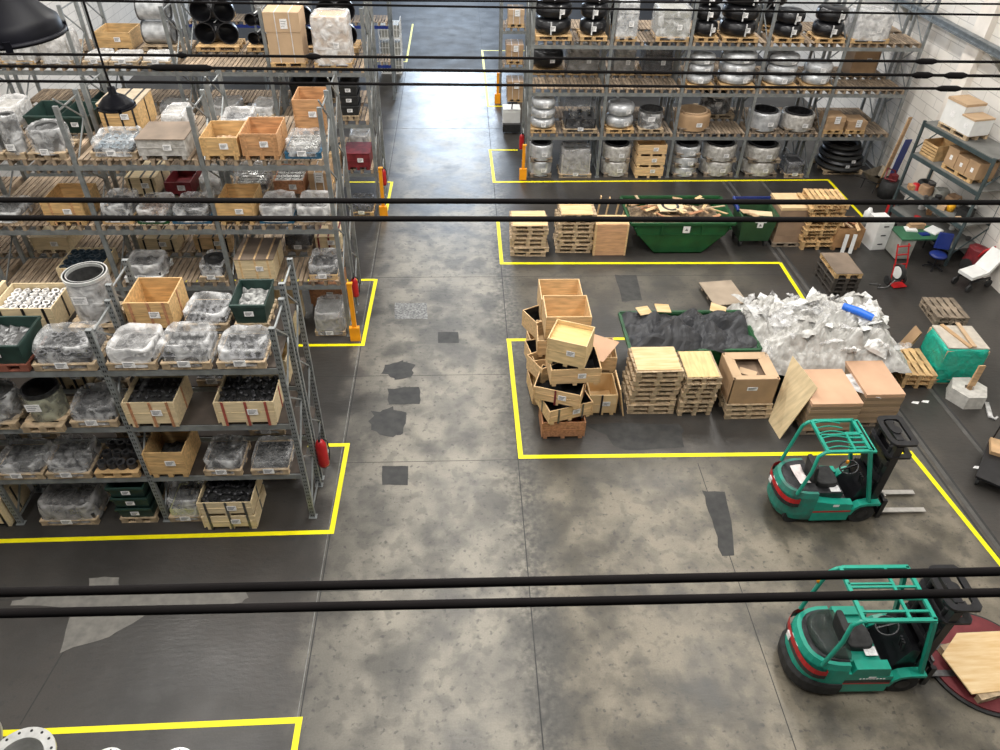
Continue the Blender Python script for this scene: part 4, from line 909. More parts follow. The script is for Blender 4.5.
tag(drape(3.1, 1.55, .30, 4, 46, 26, amp=.55, fr=1.2, flat=True).build('tarpaulin', tarp, None, (5.55, 14.45, .95)), 'crumpled dark grey tarpaulin heaped over the skip', 'tarpaulin')
for k, (x, y, c) in enumerate(((4.5, 15., .5), (6.4, 15.05, -.3), (5.0, 15.1, .2))):
    b = MB(); b.box(-.2, .2, -.13, .13, 0, .02); tag(b.build('wood_offcut', plyplate, None, (x, y, 1.3), (.3, .2, c)), 'pale wood offcut beside the grey tarpaulin', 'board', 'offcuts on the tarpaulin')
# container full of crumpled film
skip((8.9, 14.6, 0), 3.3, 2.0, 1.9, .9, 'green skip buried under crumpled clear plastic film')
b = drape(3.9, 2.75, .75, 9, 110, 80, 1.9, .45, .30, True, .35); o = b.build('film_heap', filmstuff, None, (8.85, 14.5, .98)); tag(o, 'big heap of crumpled white plastic film behind the cardboard stacks', 'plastic film', None, 'stuff')
for k in range(64):
    w_, d_ = rs.uniform(.2, .6), rs.uniform(.2, .5); u, v = rs.uniform(-1, 1), rs.uniform(-1, 1)
    b = drape(w_, d_, .10, k*3.1, 9, 7, 5, .16, 0, True); o = b.build('plastic_sheet', (fwhite, filmstuff, fclear, white)[k % 4], None, (8.85+u*1.8, 14.5+v*1.2, 1.08+.55*(1-max(abs(u), abs(v))**2.2)), (rs.uniform(-.9, .9), rs.uniform(-.9, .9), rs.uniform(0, 3)))
    tag(o, 'crumpled sheet of white film on the big film heap', 'plastic film', 'loose sheets on the film heap')
p, q = at(843, 306, 1.82), at(873, 318, 1.78)
b = MB(); b.tube([p, p.lerp(q, .5)+Vector((0, 0, .02)), q], [.09, .1, .09], 8); tag(b.build('blue_film_roll', blueb), 'bright blue folded sheet lying on the film heap', 'plastic film')
b = MB(); b.add([(-.2, .55, 0), (.18, .5, 0), (.25, 0, .0), (.2, -.45, .0), (-.05, -.2, 0), (-.2, 0, 0)], [(0, 5, 4, 3, 2, 1)]); o = b.build('film_scrap', fwhite, None, (9.05, 12.35, .945), (0, 0, .3)); tag(o, 'torn strip of clear film on the left cardboard stack', 'plastic film')
# waste bin on wheels
r = thing('wheelie_bin', 'dark green four wheeled waste bin with blue lid open', 'waste bin', (9.25, 20.75, 0))
b = MB(); vs = []
for z, w_, d_ in ((.22, .95, .75), (1.1, 1.15, .95)): vs += [(-w_/2, -d_/2, z), (w_/2, -d_/2, z), (w_/2, d_/2, z), (-w_/2, d_/2, z)]
for z, w_, d_ in ((1.1, 1.07, .87), (.3, .88, .68)): vs += [(-w_/2, -d_/2, z), (w_/2, -d_/2, z), (w_/2, d_/2, z), (-w_/2, d_/2, z)]
fs = [(3, 2, 1, 0), (12, 13, 14, 15)]
for a in (0, 4, 8): fs += [(a+i, a+(i+1) % 4, a+4+(i+1) % 4, a+4+i) for i in range(4)]
b.add(vs, fs); b.build('body', wheelg, r)
b = MB(); b.box(-.6, .6, -.5, -.46, 1.04, 1.12); b.box(-.6, -.56, -.5, .5, 1.04, 1.12); b.box(.56, .6, -.5, .5, 1.04, 1.12); b.box(-.6, .6, .46, .5, 1.04, 1.12); b.build('rim', wheelg, r)
b = MB(); b.box(-.58, .58, .5, .55, 1.0, 1.30); b.tube([(-.62, -.1, 1.14), (-.62, .5, 1.3)], .05, 6); b.box(-.66, -.56, 0, .55, 1.14, 1.2); b.build('lid', bluep, r)
for sx in (-1, 1):
    for sy in (-1, 1): b = MB(); b.cyl((sx*.4-.03, sy*.3, .1), .1, .06, 14, 'x'); b.box(sx*.4-.05, sx*.4+.05, sy*.3-.05, sy*.3+.05, .17, .23); b.build('wheel', rubber, r)
b = MB(); b.box(-.18, .18, -.01, 0, -.05, .06); b.box(-.09, .09, -.012, 0, -.22, -.05); b.cur = 1; b.prism([(-.05, -.17), (.05, -.17), (0, -.08)], -.016, -.012); b.build('recycling_sign', [paper, ink], r, (.05, -.455, .95))['label'] = 'white recycling sign'
for k, (x, y, L, c) in enumerate(((-.25, .1, .9, .5), (.2, 0, .8, -.15), (-.05, -.1, .7, .9))):
    b = MB(); b.box(-L/2, L/2, -.12, .12, 0, .02); tag(b.build('cardboard_piece', [cardl, plypale, card][k], None, (9.25+x*.6, 20.75+y, .98), (.15, .3 if k != 1 else 0, c)), 'folded cardboard piece inside the wheeled waste bin', 'cardboard', 'cardboard in the waste bin')
# brown carton tower
p = thing('carton_stack', 'tall brown stack of flat cartons with pale top', 'cardboard stack', (10.35, 20.9, 0))
pallet(.95, 1.1, None, None, pald, 'x', parent=p)
for k in range(5): b = MB(); b.box(-.44+.008*(k % 2), .46-.008*(k % 2), -.5, .5, .146+.225*k, .146+.225*k+.221); b.build('carton_layer', mat('carton_brown', (.30, .20, .13), .75, var=.1, scale=2), p)
b = MB(); b.box(-.47, .49, -.52, .52, 1.272, 1.36); b.build('lid', mat('carton_top', (.66, .47, .26), .7, var=.05), p)
b = MB(); b.box(-.5, .5, -.05, .05, 0, .02); 
# wooden crate with rubbish and white boards leaning
r = L_crate(11.75, 12.65, 20.15, 0, .85, .75, 'dark wooden crate of rubbish right of the tall pallet stack', 'wooden_crate', wood=mat('ply_brown', (.36, .20, .09), .65, var=.2, scale=3), strap=None, paper=False)
for k in range(12):
    b = MB(); L = rs.uniform(.1, .3); b.box(-L, L, -.05, .05, 0, .03); tag(b.build('rubbish_piece', rs.choice([red, cardl, ply, paper, plyr]), None, (12.2+rs.uniform(-.25, .25), 20.6+rs.uniform(-.25, .25), .70+rs.uniform(0, .08)), (rs.uniform(-.3, .3), rs.uniform(-.3, .3), rs.uniform(0, 3))), 'scrap piece lying in the dark wooden crate', 'scrap', 'scrap in the wooden crate')
for k, x in enumerate((12.02, 12.28)):
    b = MB(); b.box(-.06, .06, -.012, .012, 0, .62); tag(b.build('white_board', white, None, (x, 19.93, .0), (-.26, .12, 0)), ('left' if k == 0 else 'right')+' white plank leaning on the dark wooden crate', 'board')
# crate pile
def cr(cx, cy, z, w_, d_, h, rz, desc, wood=ply, strap=None, tx=0., **kw):
    r = L_crate(cx-w_/2, cx+w_/2, cy-d_/2, z, d_, h, desc, 'wooden_crate', wood=wood, strap=strap, rot=(tx, 0, rz), feet=.07, **kw); return r
cr(2.2, 12.2, 0, .98, .72, .50, .0, 'red brown wooden crate at the very bottom front of the crate pile', wood=plyr, paper=False)
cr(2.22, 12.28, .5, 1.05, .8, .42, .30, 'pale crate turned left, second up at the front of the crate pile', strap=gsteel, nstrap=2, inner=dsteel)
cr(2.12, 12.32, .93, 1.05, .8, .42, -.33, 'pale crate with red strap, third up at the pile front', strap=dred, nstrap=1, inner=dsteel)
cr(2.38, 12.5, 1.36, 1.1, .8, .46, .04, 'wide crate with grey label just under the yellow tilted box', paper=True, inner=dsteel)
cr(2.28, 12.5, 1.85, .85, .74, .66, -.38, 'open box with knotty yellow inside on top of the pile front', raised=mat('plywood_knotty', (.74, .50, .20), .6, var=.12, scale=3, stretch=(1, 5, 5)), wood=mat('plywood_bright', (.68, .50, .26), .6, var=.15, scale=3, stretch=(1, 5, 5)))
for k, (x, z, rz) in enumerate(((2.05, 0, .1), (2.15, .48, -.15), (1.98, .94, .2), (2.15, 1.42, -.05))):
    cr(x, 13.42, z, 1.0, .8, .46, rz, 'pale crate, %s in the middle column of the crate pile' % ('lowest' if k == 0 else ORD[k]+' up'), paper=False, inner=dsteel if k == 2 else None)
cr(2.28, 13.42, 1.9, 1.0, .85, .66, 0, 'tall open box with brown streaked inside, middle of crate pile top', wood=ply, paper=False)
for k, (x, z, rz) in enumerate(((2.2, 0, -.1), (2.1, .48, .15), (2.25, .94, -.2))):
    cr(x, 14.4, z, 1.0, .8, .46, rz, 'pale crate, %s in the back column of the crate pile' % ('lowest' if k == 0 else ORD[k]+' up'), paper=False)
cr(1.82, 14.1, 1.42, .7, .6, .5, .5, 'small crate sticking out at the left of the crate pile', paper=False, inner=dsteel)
cr(2.27, 14.45, 1.66, .98, .85, .68, 0, 'rearmost tall open box on top of the crate pile', wood=ply, paper=False)
cr(1.8, 12.95, 1.0, .55, .6, .46, .5, 'narrow crate wedged at the left side of the crate pile', paper=False)
cr(3.2, 13.0, 0, .66, .8, .62, 0, 'open crate with black strap on floor right of the pile', wood=plyplate, strap=black, nstrap=1)
cr(3.25, 13.95, 0, .78, .8, .5, .05, 'lower crate behind the open floor crate', paper=False); cr(3.25, 13.95, .52, .78, .8, .46, -.04, 'upper crate under the loose cardboard sheet', paper=False)
b = MB(); b.box(-.42, .42, -.38, .38, 0, .012); tag(b.build('cardboard_sheet', cardpk, None, (3.15, 13.85, 1.06), (.18, -.12, -.7)), 'loose brown cardboard sheet lying on crates beside the pile', 'cardboard')
b = MB(); b.box(-.015, .015, -.35, .35, 0, .85); tag(b.build('plywood_sheet', ply, None, (3.72, 12.9, 0), (0, -.2, .0)), 'pale plywood panel leaning on the wide pallet stack', 'board')
# open cardboard bin on the three pallets
r = thing('cardboard_bin', 'open cardboard bin with torn flaps standing on three pallets', 'box', (6.62, 12.95, .437)); w_, d_, h_ = 1.08, 1.0, .72
for nm, (x0, x1, y0, y1) in (('front_panel', (-w_/2, w_/2, -d_/2, -d_/2+.02)), ('back_panel', (-w_/2, w_/2, d_/2-.02, d_/2)), ('side_panel', (-w_/2, -w_/2+.02, -d_/2, d_/2)), ('side_panel', (w_/2-.02, w_/2, -d_/2, d_/2))):
    b = MB(); b.box(x0, x1, y0, y1, 0, h_); b.build(nm, card, r)
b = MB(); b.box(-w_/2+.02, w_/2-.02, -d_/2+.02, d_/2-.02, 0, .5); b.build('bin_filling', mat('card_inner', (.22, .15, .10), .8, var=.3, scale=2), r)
for s in (-1, 1): b = MB(); b.box(-.48, .48, -.10, .10, 0, .014); b.build('flap', cardl, r, (0, s*(d_/2-.10), h_-.02), (.25*s, 0, 0))
for s in (-1, 1): b = MB(); b.box(-.13, .13, -.42, .42, 0, .014); b.build('flap', cardl, r, (s*(w_/2-.13), 0, h_-.03), (0, -.25*s, 0))
paper_lbl(r, -.05, -d_/2-.002, .45, .24, .1)
b = MB(); b.box(-.2, .2, -.1, .1, 0, .015); tag(b.build('cardboard_scrap', cardl, None, (6.6, 12.95, .96), (.1, 0, -.5)), 'torn cardboard scrap lying inside the open cardboard bin', 'cardboard')
# leaning plywood sheet
def quad_slab(P, t, name, m, label, cat):
    a, b_, c_, d_ = [Vector(p) for p in P]; n = (b_-a).cross(d_-a).normalized()*t
    b = MB(); b.add([a, b_, c_, d_, a+n, b_+n, c_+n, d_+n], [(3, 2, 1, 0), (4, 5, 6, 7), (0, 1, 5, 4), (1, 2, 6, 5), (2, 3, 7, 6), (3, 0, 4, 7)])
    return tag(b.build(name, m), label, cat)
P0, P1 = at(769, 421), at(780, 439); P2, P3 = at(818, 388, 1.22), at(793, 356, 1.32)
quad_slab([P0, P1, P2, P3], .02, 'plywood_sheet', mat('ply_leaning', (.60, .47, .28), .6, var=.1, scale=2.5, stretch=(1, 5, 1)), 'large pale plywood sheet leaning on the cardboard stack by the forklift', 'board')
# flat cardboard stacks
def flatstack(cx, cy, w_, d_, z1, label, rz=0., n=9):
    r = thing('cardboard_stack', label, 'cardboard stack', (cx, cy, 0), rz); pallet(w_, d_, None, None, pald, 'x', parent=r); z = .146; hh = (z1-.146)/n; ms = [mat('card_edge%s' % 'ab'[k], c, .8, var=.12, scale=2, stretch=(1, 1, 30)) for k, c in enumerate(((.36, .25, .16), (.27, .19, .12)))]
    for k in range(n):
        b = MB(); dx, dy = rs.uniform(-.008, .008), rs.uniform(-.008, .008); b.box(-w_/2+dx, w_/2+dx, -d_/2+dy, d_/2+dy, z, z+hh-.006); z += hh
        b.build('sheet_bundle', ms[k % 2] if k < n-1 else cardpk, r)
flatstack(8.3, 12.42, 1.16, 1.22, .97, 'left stack of flat brown cardboard behind the nearer forklift')
flatstack(9.5, 12.65, .90, 1.22, 1.02, 'right stack of flat brown cardboard behind the mast of the forklift')
# teal wrapped load
r = thing('wrapped_tall_load', 'teal film wrapped load with timber strips on top', 'wrapped pallet load', (12.3, 14.08, 0), -.06)
pallet(1.1, 1.1, None, None, palw, 'x', parent=r)
b = MB(); b.box(-.52, .52, -.5, .5, .146, 1.0); b.build('boxed_goods', cardl, r)
b = film_mb(1.14, 1.1, 1.0, 3, .01, .025, 48, 8, 1.0); o = b.build('stretch_film', tealf, r, (0, 0, .04))
b = MB(); b.box(-.50, .50, -.46, .48, 1.04, 1.075); b.build('top_sheet', mat('pale_grey_board', (.50, .45, .38), .7, var=.1), r)
for k, (x, c) in enumerate(((-.12, .25), (.12, -.1))):
    b = MB(); b.box(-.05, .05, -.5, .5, 0, .03); tag(b.build('timber_strip', plank if k == 0 else cardl, None, (12.3+x, 14.1, 1.078+.032*k), (0, 0, c)), ('long' if k == 0 else 'short')+' brown timber strip on the teal wrapped load', 'board')
for k in range(3):
    b = MB(); b.box(-.012, .012, -.16, .16, 0, .85); tag(b.build('cardboard_sheet', card, None, (11.45-.05*k, 14.75, 0), (0, .25+.05*k, .0)), 'brown sheet leaning on the left of the teal load', 'cardboard', 'sheets leaning on the teal load')
# hexagonal concrete foot with a plank
r = thing('concrete_foot', 'hexagonal white concrete block with a hole, by the teal load', 'concrete block', (12.25, 13.0, 0))
b = MB(); b.lathe([(.12, .35), (.44, .35), (.46, .0), (.12, 0), (.12, .35)], 6, (0, 0, 0)); b.build('block_body', conc, r)
b = MB(); b.box(-.09, .09, -.02, .02, 0, .85); tag(b.build('plank', plank, None, (12.28, 13.02, .1), (-.1, .12, .1)), 'upright bare plank standing in the concrete block', 'board')
b = MB(); b.box(-.05, .05, -.28, .28, .0, .04); b.tube([(0, -.28, .04), (.08, -.34, .04), (.14, -.24, .04)], .03, 8); tag(b.build('clear_plastic_profile', fwhite, None, (12.62, 12.55, 0.0), (0, 0, -.35)), 'clear plastic piece lying beside the concrete block', 'plastic part')
for px, py in ((915, 403), (925, 402), (977, 468)):
    p = at(px, py); b = MB(); b.add([(-.1, 0, 0), (.05, -.05, .0), (.12, .03, .01), (-.02, .06, 0)], [(0, 1, 2, 3)]); tag(b.build('paper_scrap', paper, None, (p.x, p.y, .006)), 'scrap of white paper lying on the dark floor', 'paper', 'paper scraps on the floor')
# trolley at the right edge
p = at(990, 468); r = thing('flat_trolley', 'black trolley with timber at the right edge of the floor', 'trolley', (p.x+.15, p.y, 0), -.7)
b = MB(); b.box(-.35, .35, -.9, .5, .22, .27); b.build('platform', black, r); b = MB(); b.tube([(-.3, .5, .25), (-.3, .55, .9), (.3, .55, .9), (.3, .5, .25)], .02, 8); b.build('push_handle', black, r)
for sx in (-1, 1):
    for sy in (-.8, .4): b = MB(); b.cyl((sx*.28-.02, sy, .1), .1, .05, 14, 'x'); b.box(sx*.28-.03, sx*.28+.03, sy-.03, sy+.03, .18, .23); b.build('wheel', rubber, r)
b = MB(); b.box(-.2, .2, -.15, .35, 0, .09); tag(b.build('timber_block', plank, None, (p.x+.2, p.y+.2, .275), (0, 0, -.5)), 'timber block lying on the black trolley', 'timber')
# ------------------------------------------------------------------ far right corner
r = thing('coiled_hose_stack', 'stack of large dark coiled hoses on pallet by right rack', 'hose coil', (14.45, 26.35, 0)); pallet(1.5, 1.2, None, None, palw, 'x', parent=r)
for k in range(5): b = MB(); b.torus((.06*(k % 2), .05*k, .25+.17*k), .78-.04*k, .09, 36, 8); b.build('hose_coil', dsteel if k % 2 else rubber, r)
for k in range(2): paper_lbl(r, -.05+.2*k, -.86+.06*k, .42+.17*k, .14, .1)
r = thing('wheelbarrow', 'rusty steel wheelbarrow with wide tray beside the coiled hoses', 'wheelbarrow', (15.15, 24.6, 0), .5)
b = MB(); b.add([(-.5, -.35, .62), (.55, -.35, .62), (.65, .35, .62), (-.5, .35, .62), (-.3, -.2, .35), (.3, -.2, .35), (.3, .2, .35), (-.3, .2, .35)], [(7, 6, 5, 4), (0, 4, 5, 1), (1, 5, 6, 2), (2, 6, 7, 3), (3, 7, 4, 0), (4, 5, 6, 7), (1, 5, 4, 0), (2, 6, 5, 1), (3, 7, 6, 2), (0, 4, 7, 3)]); b.build('tray', mat('rusty_tray', (.30, .26, .20), .6, .2, var=.2), r)
for s in (-1, 1): b = MB(); b.tube([(-1.0, s*.28, .6), (-.3, s*.25, .33), (.5, s*.08, .2)], .018, 6); b.tube([(-.35, s*.25, .34), (-.42, s*.25, 0)], .018, 6); b.build('handle_frame', dsteel, r)
b = MB(); b.cyl((.62, -.04, .19), .19, .08, 20, 'y'); b.build('wheel', rubber, r)
for nm, m, x0, x1, pos, tl, lab in (('timber_board', plank, -.09, .09, (15.55, 24.9, 0), .10, 'tall brown plank leaning on the white wall'), ('timber_board', plank, -.04, .04, (15.3, 24.65, 0), .14, 'narrow brown plank leaning on the wall'), ('blue_board', bluep, -.16, .16, (15.5, 24.4, 0), .12, 'blue panel leaning on the wall beside planks')):
    b = MB(); b.box(x0, x1, -.02, .02, 0, 2.5 if 'blue' not in nm else 1.9); tag(b.build(nm, m, None, pos, (0, tl, .4)), lab, 'board')
r = thing('machine', 'black machine with dark red hoses behind the wheelbarrow', 'machine', (15.3, 23.9, 0)); b = MB(); b.lathe([(0, 0), (.32, 0), (.36, .3), (.34, .6), (.25, .62), (0, .6)], 18, smooth=True); b.build('tub', rubber, r)
b = MB(); b.tube([(.1, 0, .6), (.1, .2, .9), (-.2, .2, 1.0), (-.3, 0, .7), (0, -.2, .7)], .03, 8); b.build('hose', dred, r); b = MB(); b.box(-.12, .12, -.1, .1, .6, .85); b.build('motor', dred, r)
extinguisher(14.5, 22.2, .02, 'red fire extinguisher standing at the foot of grey shelving', 1.2)
# shelving by the wall
rot = math.atan2(19.2-22.0, .6); ex, ey = .21, -.977
r = thing('shelving_unit', 'grey steel shelving full of workshop goods against the white wall', 'shelving', (14.4, 22.0, 0), math.atan2(ey, ex))   # local x runs along the shelf towards the camera
LX, DP = 2.9, 1.05
for x in (0, LX):
    for y in (0, DP): b = MB(); b.box(x-.035, x+.035, y-.035, y+.035, 0, 3.5); b.build('post', shelfm, r)
    b = MB(); b.bar((x, 0, 2.6), (x, DP, 3.3), .03); b.bar((x, 0, .4), (x, DP, 1.2), .03); b.build('brace', shelfm, r)
for z in (.55, 1.35, 2.45, 3.45):
    b = MB(); b.box(0, LX, -.02, .03, z-.12, z); b.box(0, LX, DP-.03, DP+.02, z-.12, z); b.build('beam', shelfm, r)
    b = MB(); b.box(0, LX, 0, DP, z, z+.02); b.build('shelf_board', mat('shelf_ply', (.16, .16, .15), .6, var=.2, scale=2), r)
RS = Matrix.Rotation(math.atan2(ey, ex), 4, 'Z'); RS.translation = Vector((14.4, 22.0, 0))
def on(x, y, z): return RS @ Vector((x, y, z))
aS = math.atan2(ey, ex)
def boxy(name, m, x, y, z, w_, d_, h, label, cat='box', top=None, part='carton', dz=0.):
    r = thing(name, label, cat, on(x, y, z), aS+dz); b = MB(); b.box(-w_/2, w_/2, -d_/2, d_/2, 0, h*.9); b.build(part, m, r); b = MB(); b.box(-w_/2-.01, w_/2+.01, -d_/2-.01, d_/2+.01, h*.9, h); b.build('lid', top or m, r); b = MB(); b.box(-w_*.12, w_*.12, -d_/2-.006, -d_/2, h*.35, h*.6); b.build('paper_label', paper, r); return r
pallet(1.2, .8, on(1.0, .5, 3.47), 'pallet under the white boxes on top of grey shelving', palw, 'x', aS)
boxy('cardboard_box', white, .75, .5, 3.62, .75, .7, .75, 'white box with tan lid on top of grey shelving', top=cardl); boxy('cardboard_box', white, 1.4, .45, 3.62, .5, .7, .5, 'lower white box on top of grey shelving', top=cardl)
r2 = thing('wooden_crate', 'slatted wooden crate on the second shelf of grey shelving', 'crate', on(.45, .5, 2.47), aS)
for k in range(5): b = MB(); b.box(-.32, .32, -.38, -.36, .04+.09*k, .1+.09*k); b.build('slat', palo, r2)
b = MB(); b.box(-.32, .32, -.36, .36, 0, .03); b.box(-.32, -.3, -.36, .36, .03, .48); b.box(.3, .32, -.36, .36, .03, .48); b.box(-.3, .3, .34, .36, .03, .48); b.build('crate_body', palo, r2)
pallet(1.2, .8, on(1.75, .5, 2.47), 'pallet under cardboard boxes on the grey shelving', palo, 'x', aS)
boxy('cardboard_box', card, 1.38, .45, 2.62, .42, .7, .55, 'left brown box on the grey shelving'); boxy('cardboard_box', card, 1.82, .45, 2.62, .42, .7, .45, 'middle brown box on the grey shelving'); boxy('cardboard_box', card, 2.25, .45, 2.62, .4, .7, .5, 'right brown box on the grey shelving')
junk = [('red_helmet', red, .35, .3, .17), ('yellow_jug', mat('jug_yellow', (.8, .4, .02), .4), 1.95, .3, .14), ('brown_sack', mat('sack', (.35, .22, .13), .8), .75, .35, .18), ('grey_bag', greym, 1.15, .6, .2), ('tin_can', dsteel, 1.35, .3, .13), ('brown_sack', mat('sack', (.35, .22, .13), .8), 1.6, .65, .2), ('white_bottle', white, 1.75, .7, .12), ('black_box', rubber, 2.35, .5, .2), ('tin_can', gsteel, .55, .7, .15), ('spare_tyre', rubber, .3, .75, .24)]
for k, (nm, m, x, y, rr) in enumerate(junk):
    b = MB()
    if nm == 'spare_tyre': b.torus((0, 0, .1), .2, .08, 20, 8)
    elif nm in ('yellow_jug', 'white_bottle'): b.lathe([(0, 0), (rr*.8, 0), (rr*.85, rr*1.5), (rr*.3, rr*2), (rr*.3, rr*2.3), (0, rr*2.3)], 14, smooth=True)
    elif nm == 'red_helmet': b.lathe([(rr*1.15, 0), (rr, .02), (rr*.9, rr*.6), (rr*.5, rr), (0, rr*1.1)], 16, smooth=True)
    elif nm == 'tin_can': b.cyl((0, 0, 0), rr*.8, rr*1.7, 16)
    elif nm == 'black_box': b.box(-rr, rr, -rr, rr, 0, rr*1.2); b.box(-rr*.3, rr*.3, -.02, .02, rr*1.2, rr*1.5)
    else: b.add(*[(lambda q: (q.v, q.f))(film_mb(rr*2, rr*1.8, rr*1.5, k, .1, .05, 16))[i] for i in (0, 1)], True)
    tag(b.build(nm, m, None, on(x, y, 1.372), (0, 0, k)), '%s, %s along the cluttered third shelf by the wall' % (nm.replace('_', ' '), ORD[k]), nm.split('_')[1])
for k in range(14):
    rr = rs.uniform(.06, .13); b = MB()
    if k % 2: b.cyl((0, 0, 0), rr, rr*1.6, 12)
    else: b.box(-rr, rr, -rr*.7, rr*.7, 0, rr*1.2); b.box(-rr*.6, rr*.6, -rr*.75, -rr*.7, rr*.2, rr*.9)
    z = 1.372 if k < 7 else .572; tag(b.build('small_part', rs.choice([gsteel, cardl, red, white, plyo, rubber]), None, on(.35+(k % 7)*.36, rs.choice((.12, .9)), z), (0, 0, rs.uniform(0, 3))), 'small workshop item on the '+('third' if k < 7 else 'bottom')+' shelf of the grey shelving', 'workshop item', 'small items on shelf '+('three' if k < 7 else 'four'))
# desk, cabinet, chair, hand truck, recliner, buckets
r = thing('desk', 'green topped desk with paper and blue folders below the shelving', 'desk', (14.35, 19.9, 0), .02)
b = MB(); b.box(-.85, .55, -.42, .42, .72, .76); b.build('desk_top', desktop, r); b = MB(); b.box(-.82, -.35, -.38, .38, .05, .72); b.build('drawer_unit', greym, r)
for k in range(3): b = MB(); b.box(-.8, -.37, -.395, -.38, .1+.2*k, .28+.2*k); b.build('drawer', greym, r)
for s in (-1, 1): b = MB(); b.box(.48, .52, s*.36-.02, s*.36+.02, 0, .72); b.build('leg', dsteel, r)
for nm, m, x, y, w_, d_, h, lab in (('paper_pile', white, -.25, .2, .35, .28, .05, 'white papers on the green desk, left'), ('paper_pile', white, .45, .1, .45, .4, .06, 'white open carton sheet on the green desk'), ('cardboard_box', card, -.05, .32, .5, .2, .16, 'small brown box at the back of the green desk'), ('folder', bluep, .05, -.1, .3, .2, .03, 'blue folder on the green desk')):
    b = MB(); b.box(-w_/2, w_/2, -d_/2, d_/2, 0, h*.6); b.box(-w_/2+.02, w_/2-.01, -d_/2+.01, d_/2-.02, h*.6, h); tag(b.build(nm, m, None, (14.3+x, 19.88+y+x*.02, .762), (0, 0, .1+x)), lab, nm.split('_')[0])
r = thing('cabinet', 'white metal cabinet standing left of the green desk', 'cabinet', (13.25, 20.45, 0), .1); b = MB(); b.box(-.25, .25, -.3, .3, 0, 1.0); b.build('body', white, r)
for k in range(3): b = MB(); b.box(-.23, .23, -.315, -.3, .05+.31*k, .33+.31*k); h_ = b.build('drawer', white, r); b = MB(); b.box(-.08, .08, -.335, -.315, .2+.31*k, .23+.31*k); b.build('handle', black, h_)
r = thing('office_chair', 'blue swivel office chair in front of the green desk', 'chair', (14.55, 19.05, 0), .3)
b = MB(); b.lathe([(0, .42), (.24, .42), (.26, .46), (.22, .5), (0, .5)], 20, smooth=True); b.build('seat', bluep, r); b = MB(); b.add(*(lambda q: (q.v, q.f))(film_mb(.44, .09, .5, 1, 0, 0, 24, 4)), True); b.T = None; b.build('backrest', bluep, r, (.22, .16, .55), (-.15, 0, -.6))
b = MB(); b.cyl((0, 0, .08), .03, .34, 10); b.build('column', black, r)
for k in range(5): a = k*2*PI/5; b = MB(); b.bar((0, 0, .1), (.28*math.cos(a), .28*math.sin(a), .06), .04, .03); q = b.build('base_arm', black, r); b = MB(); b.cyl((.28*math.cos(a)-.015, .28*math.sin(a), .03), .03, .03, 10, 'x'); b.build('castor', black, q)
r = thing('hand_truck', 'red two wheeled hand truck with white hose reel on open floor', 'hand truck', (12.93, 18.15, 0), .15)
b = MB()
for s in (-1, 1): b.tube([(s*.2, 0, .1), (s*.2, .1, .7), (s*.18, .3, 1.2)], .022, 8)
for z in (.3, .6, .9, 1.15): b.bar((-.2, .0+z*.2, z), (.2, .0+z*.2, z), .03)
b.build('frame', red, r)
for s in (-1, 1): b = MB(); b.cyl((s*.26-.03, .06, .13), .13, .06, 18, 'x'); b.build('wheel', rubber, r)
b = MB(); b.box(-.22, .22, -.25, .02, .03, .05); b.build('toe_plate', red, r); b = MB(); b.lathe([(.1, -.05), (.24, -.05), (.24, .05), (.1, .05), (.1, -.05)], 22, (-.12, -.1, .48), 'x'); b.build('hose_reel', rubber, r); b = MB(); b.cyl((-.2, -.1, .48), .18, .02, 22, 'x'); b.build('reel_disc', white, r)
b = MB(); b.tube([(-.1, -.1, .3), (-.4, -.2, .05), (-.7, -.15, .03), (-.5, 0, .03), (-.8, .1, .03)], .015, 6); b.build('cable', fgrey if False else gsteel, r)
r = thing('reclining_chair', 'white reclined seat on a black frame at the right edge', 'chair', (15.2, 18.05, 0), .35)
b = MB(); b.bar((-.45, 0, .45), (.25, 0, .5), .5, .1); b.build('seat', white, r); b = MB(); b.bar((.2, 0, .52), (.62, 0, 1.05), .5, .1); b.build('backrest', white, r); b = MB(); b.bar((-.4, .22, .3), (.4, .22, .3), .05); b.bar((-.4, -.22, .3), (.4, -.22, .3), .05); b.bar((0, -.22, .3), (0, .22, .3), .05); b.bar((-.3, 0, .3), (-.3, 0, .42), .06); b.bar((.2, 0, .3), (.2, 0, .46), .06); b.build('frame', black, r)
for sx in (-.4, .4):
    for sy in (-.25, .25): b = MB(); b.cyl((sx, sy-.03, .12), .12, .06, 16, 'y'); b.bar((sx, sy, .12), (sx, sy*.88, .3), .04); b.build('wheel', rubber, r)
r = thing('red_machine', 'dark red wheeled machine behind the white reclined seat', 'machine', (15.7, 18.95, 0), .3)
b = MB(); b.add(*(lambda q: (q.v, q.f))(film_mb(.5, .6, .5, 2, 0, .03, 24, 3)), True); b.build('motor_housing', dred, r, (0, 0, .25)); b = MB(); b.tube([(-.2, -.2, .6), (-.3, -.35, .9), (0, -.4, 1.0), (.25, -.3, .8)], .03, 8); b.build('handlebar', red, r)
for s in (-1, 1): b = MB(); b.cyl((s*.28-.03, 0, .2), .2, .06, 18, 'x'); b.build('wheel', rubber, r)
r = thing('plastic_bucket', 'clear plastic drum standing by the wall right of the desk', 'bucket', (15.45, 20.5, 0)); b = MB(); b.lathe([(0, .02), (.24, .02), (.28, .5), (.27, .55), (0, .56)], 20, smooth=True); b.build('drum', fwhite, r); b = MB(); b.ring((0, 0, .1), .05, .22, .3, 16); b.build('contents', greym, r)
b = MB(); b.lathe([(0, 0), (.13, 0), (.15, .5), (.1, .55), (.05, .66), (0, .66)], 16, smooth=True); tag(b.build('plastic_canister', white, None, (13.55, 21.75, 0)), 'white canister on the floor left of the shelving foot', 'canister')
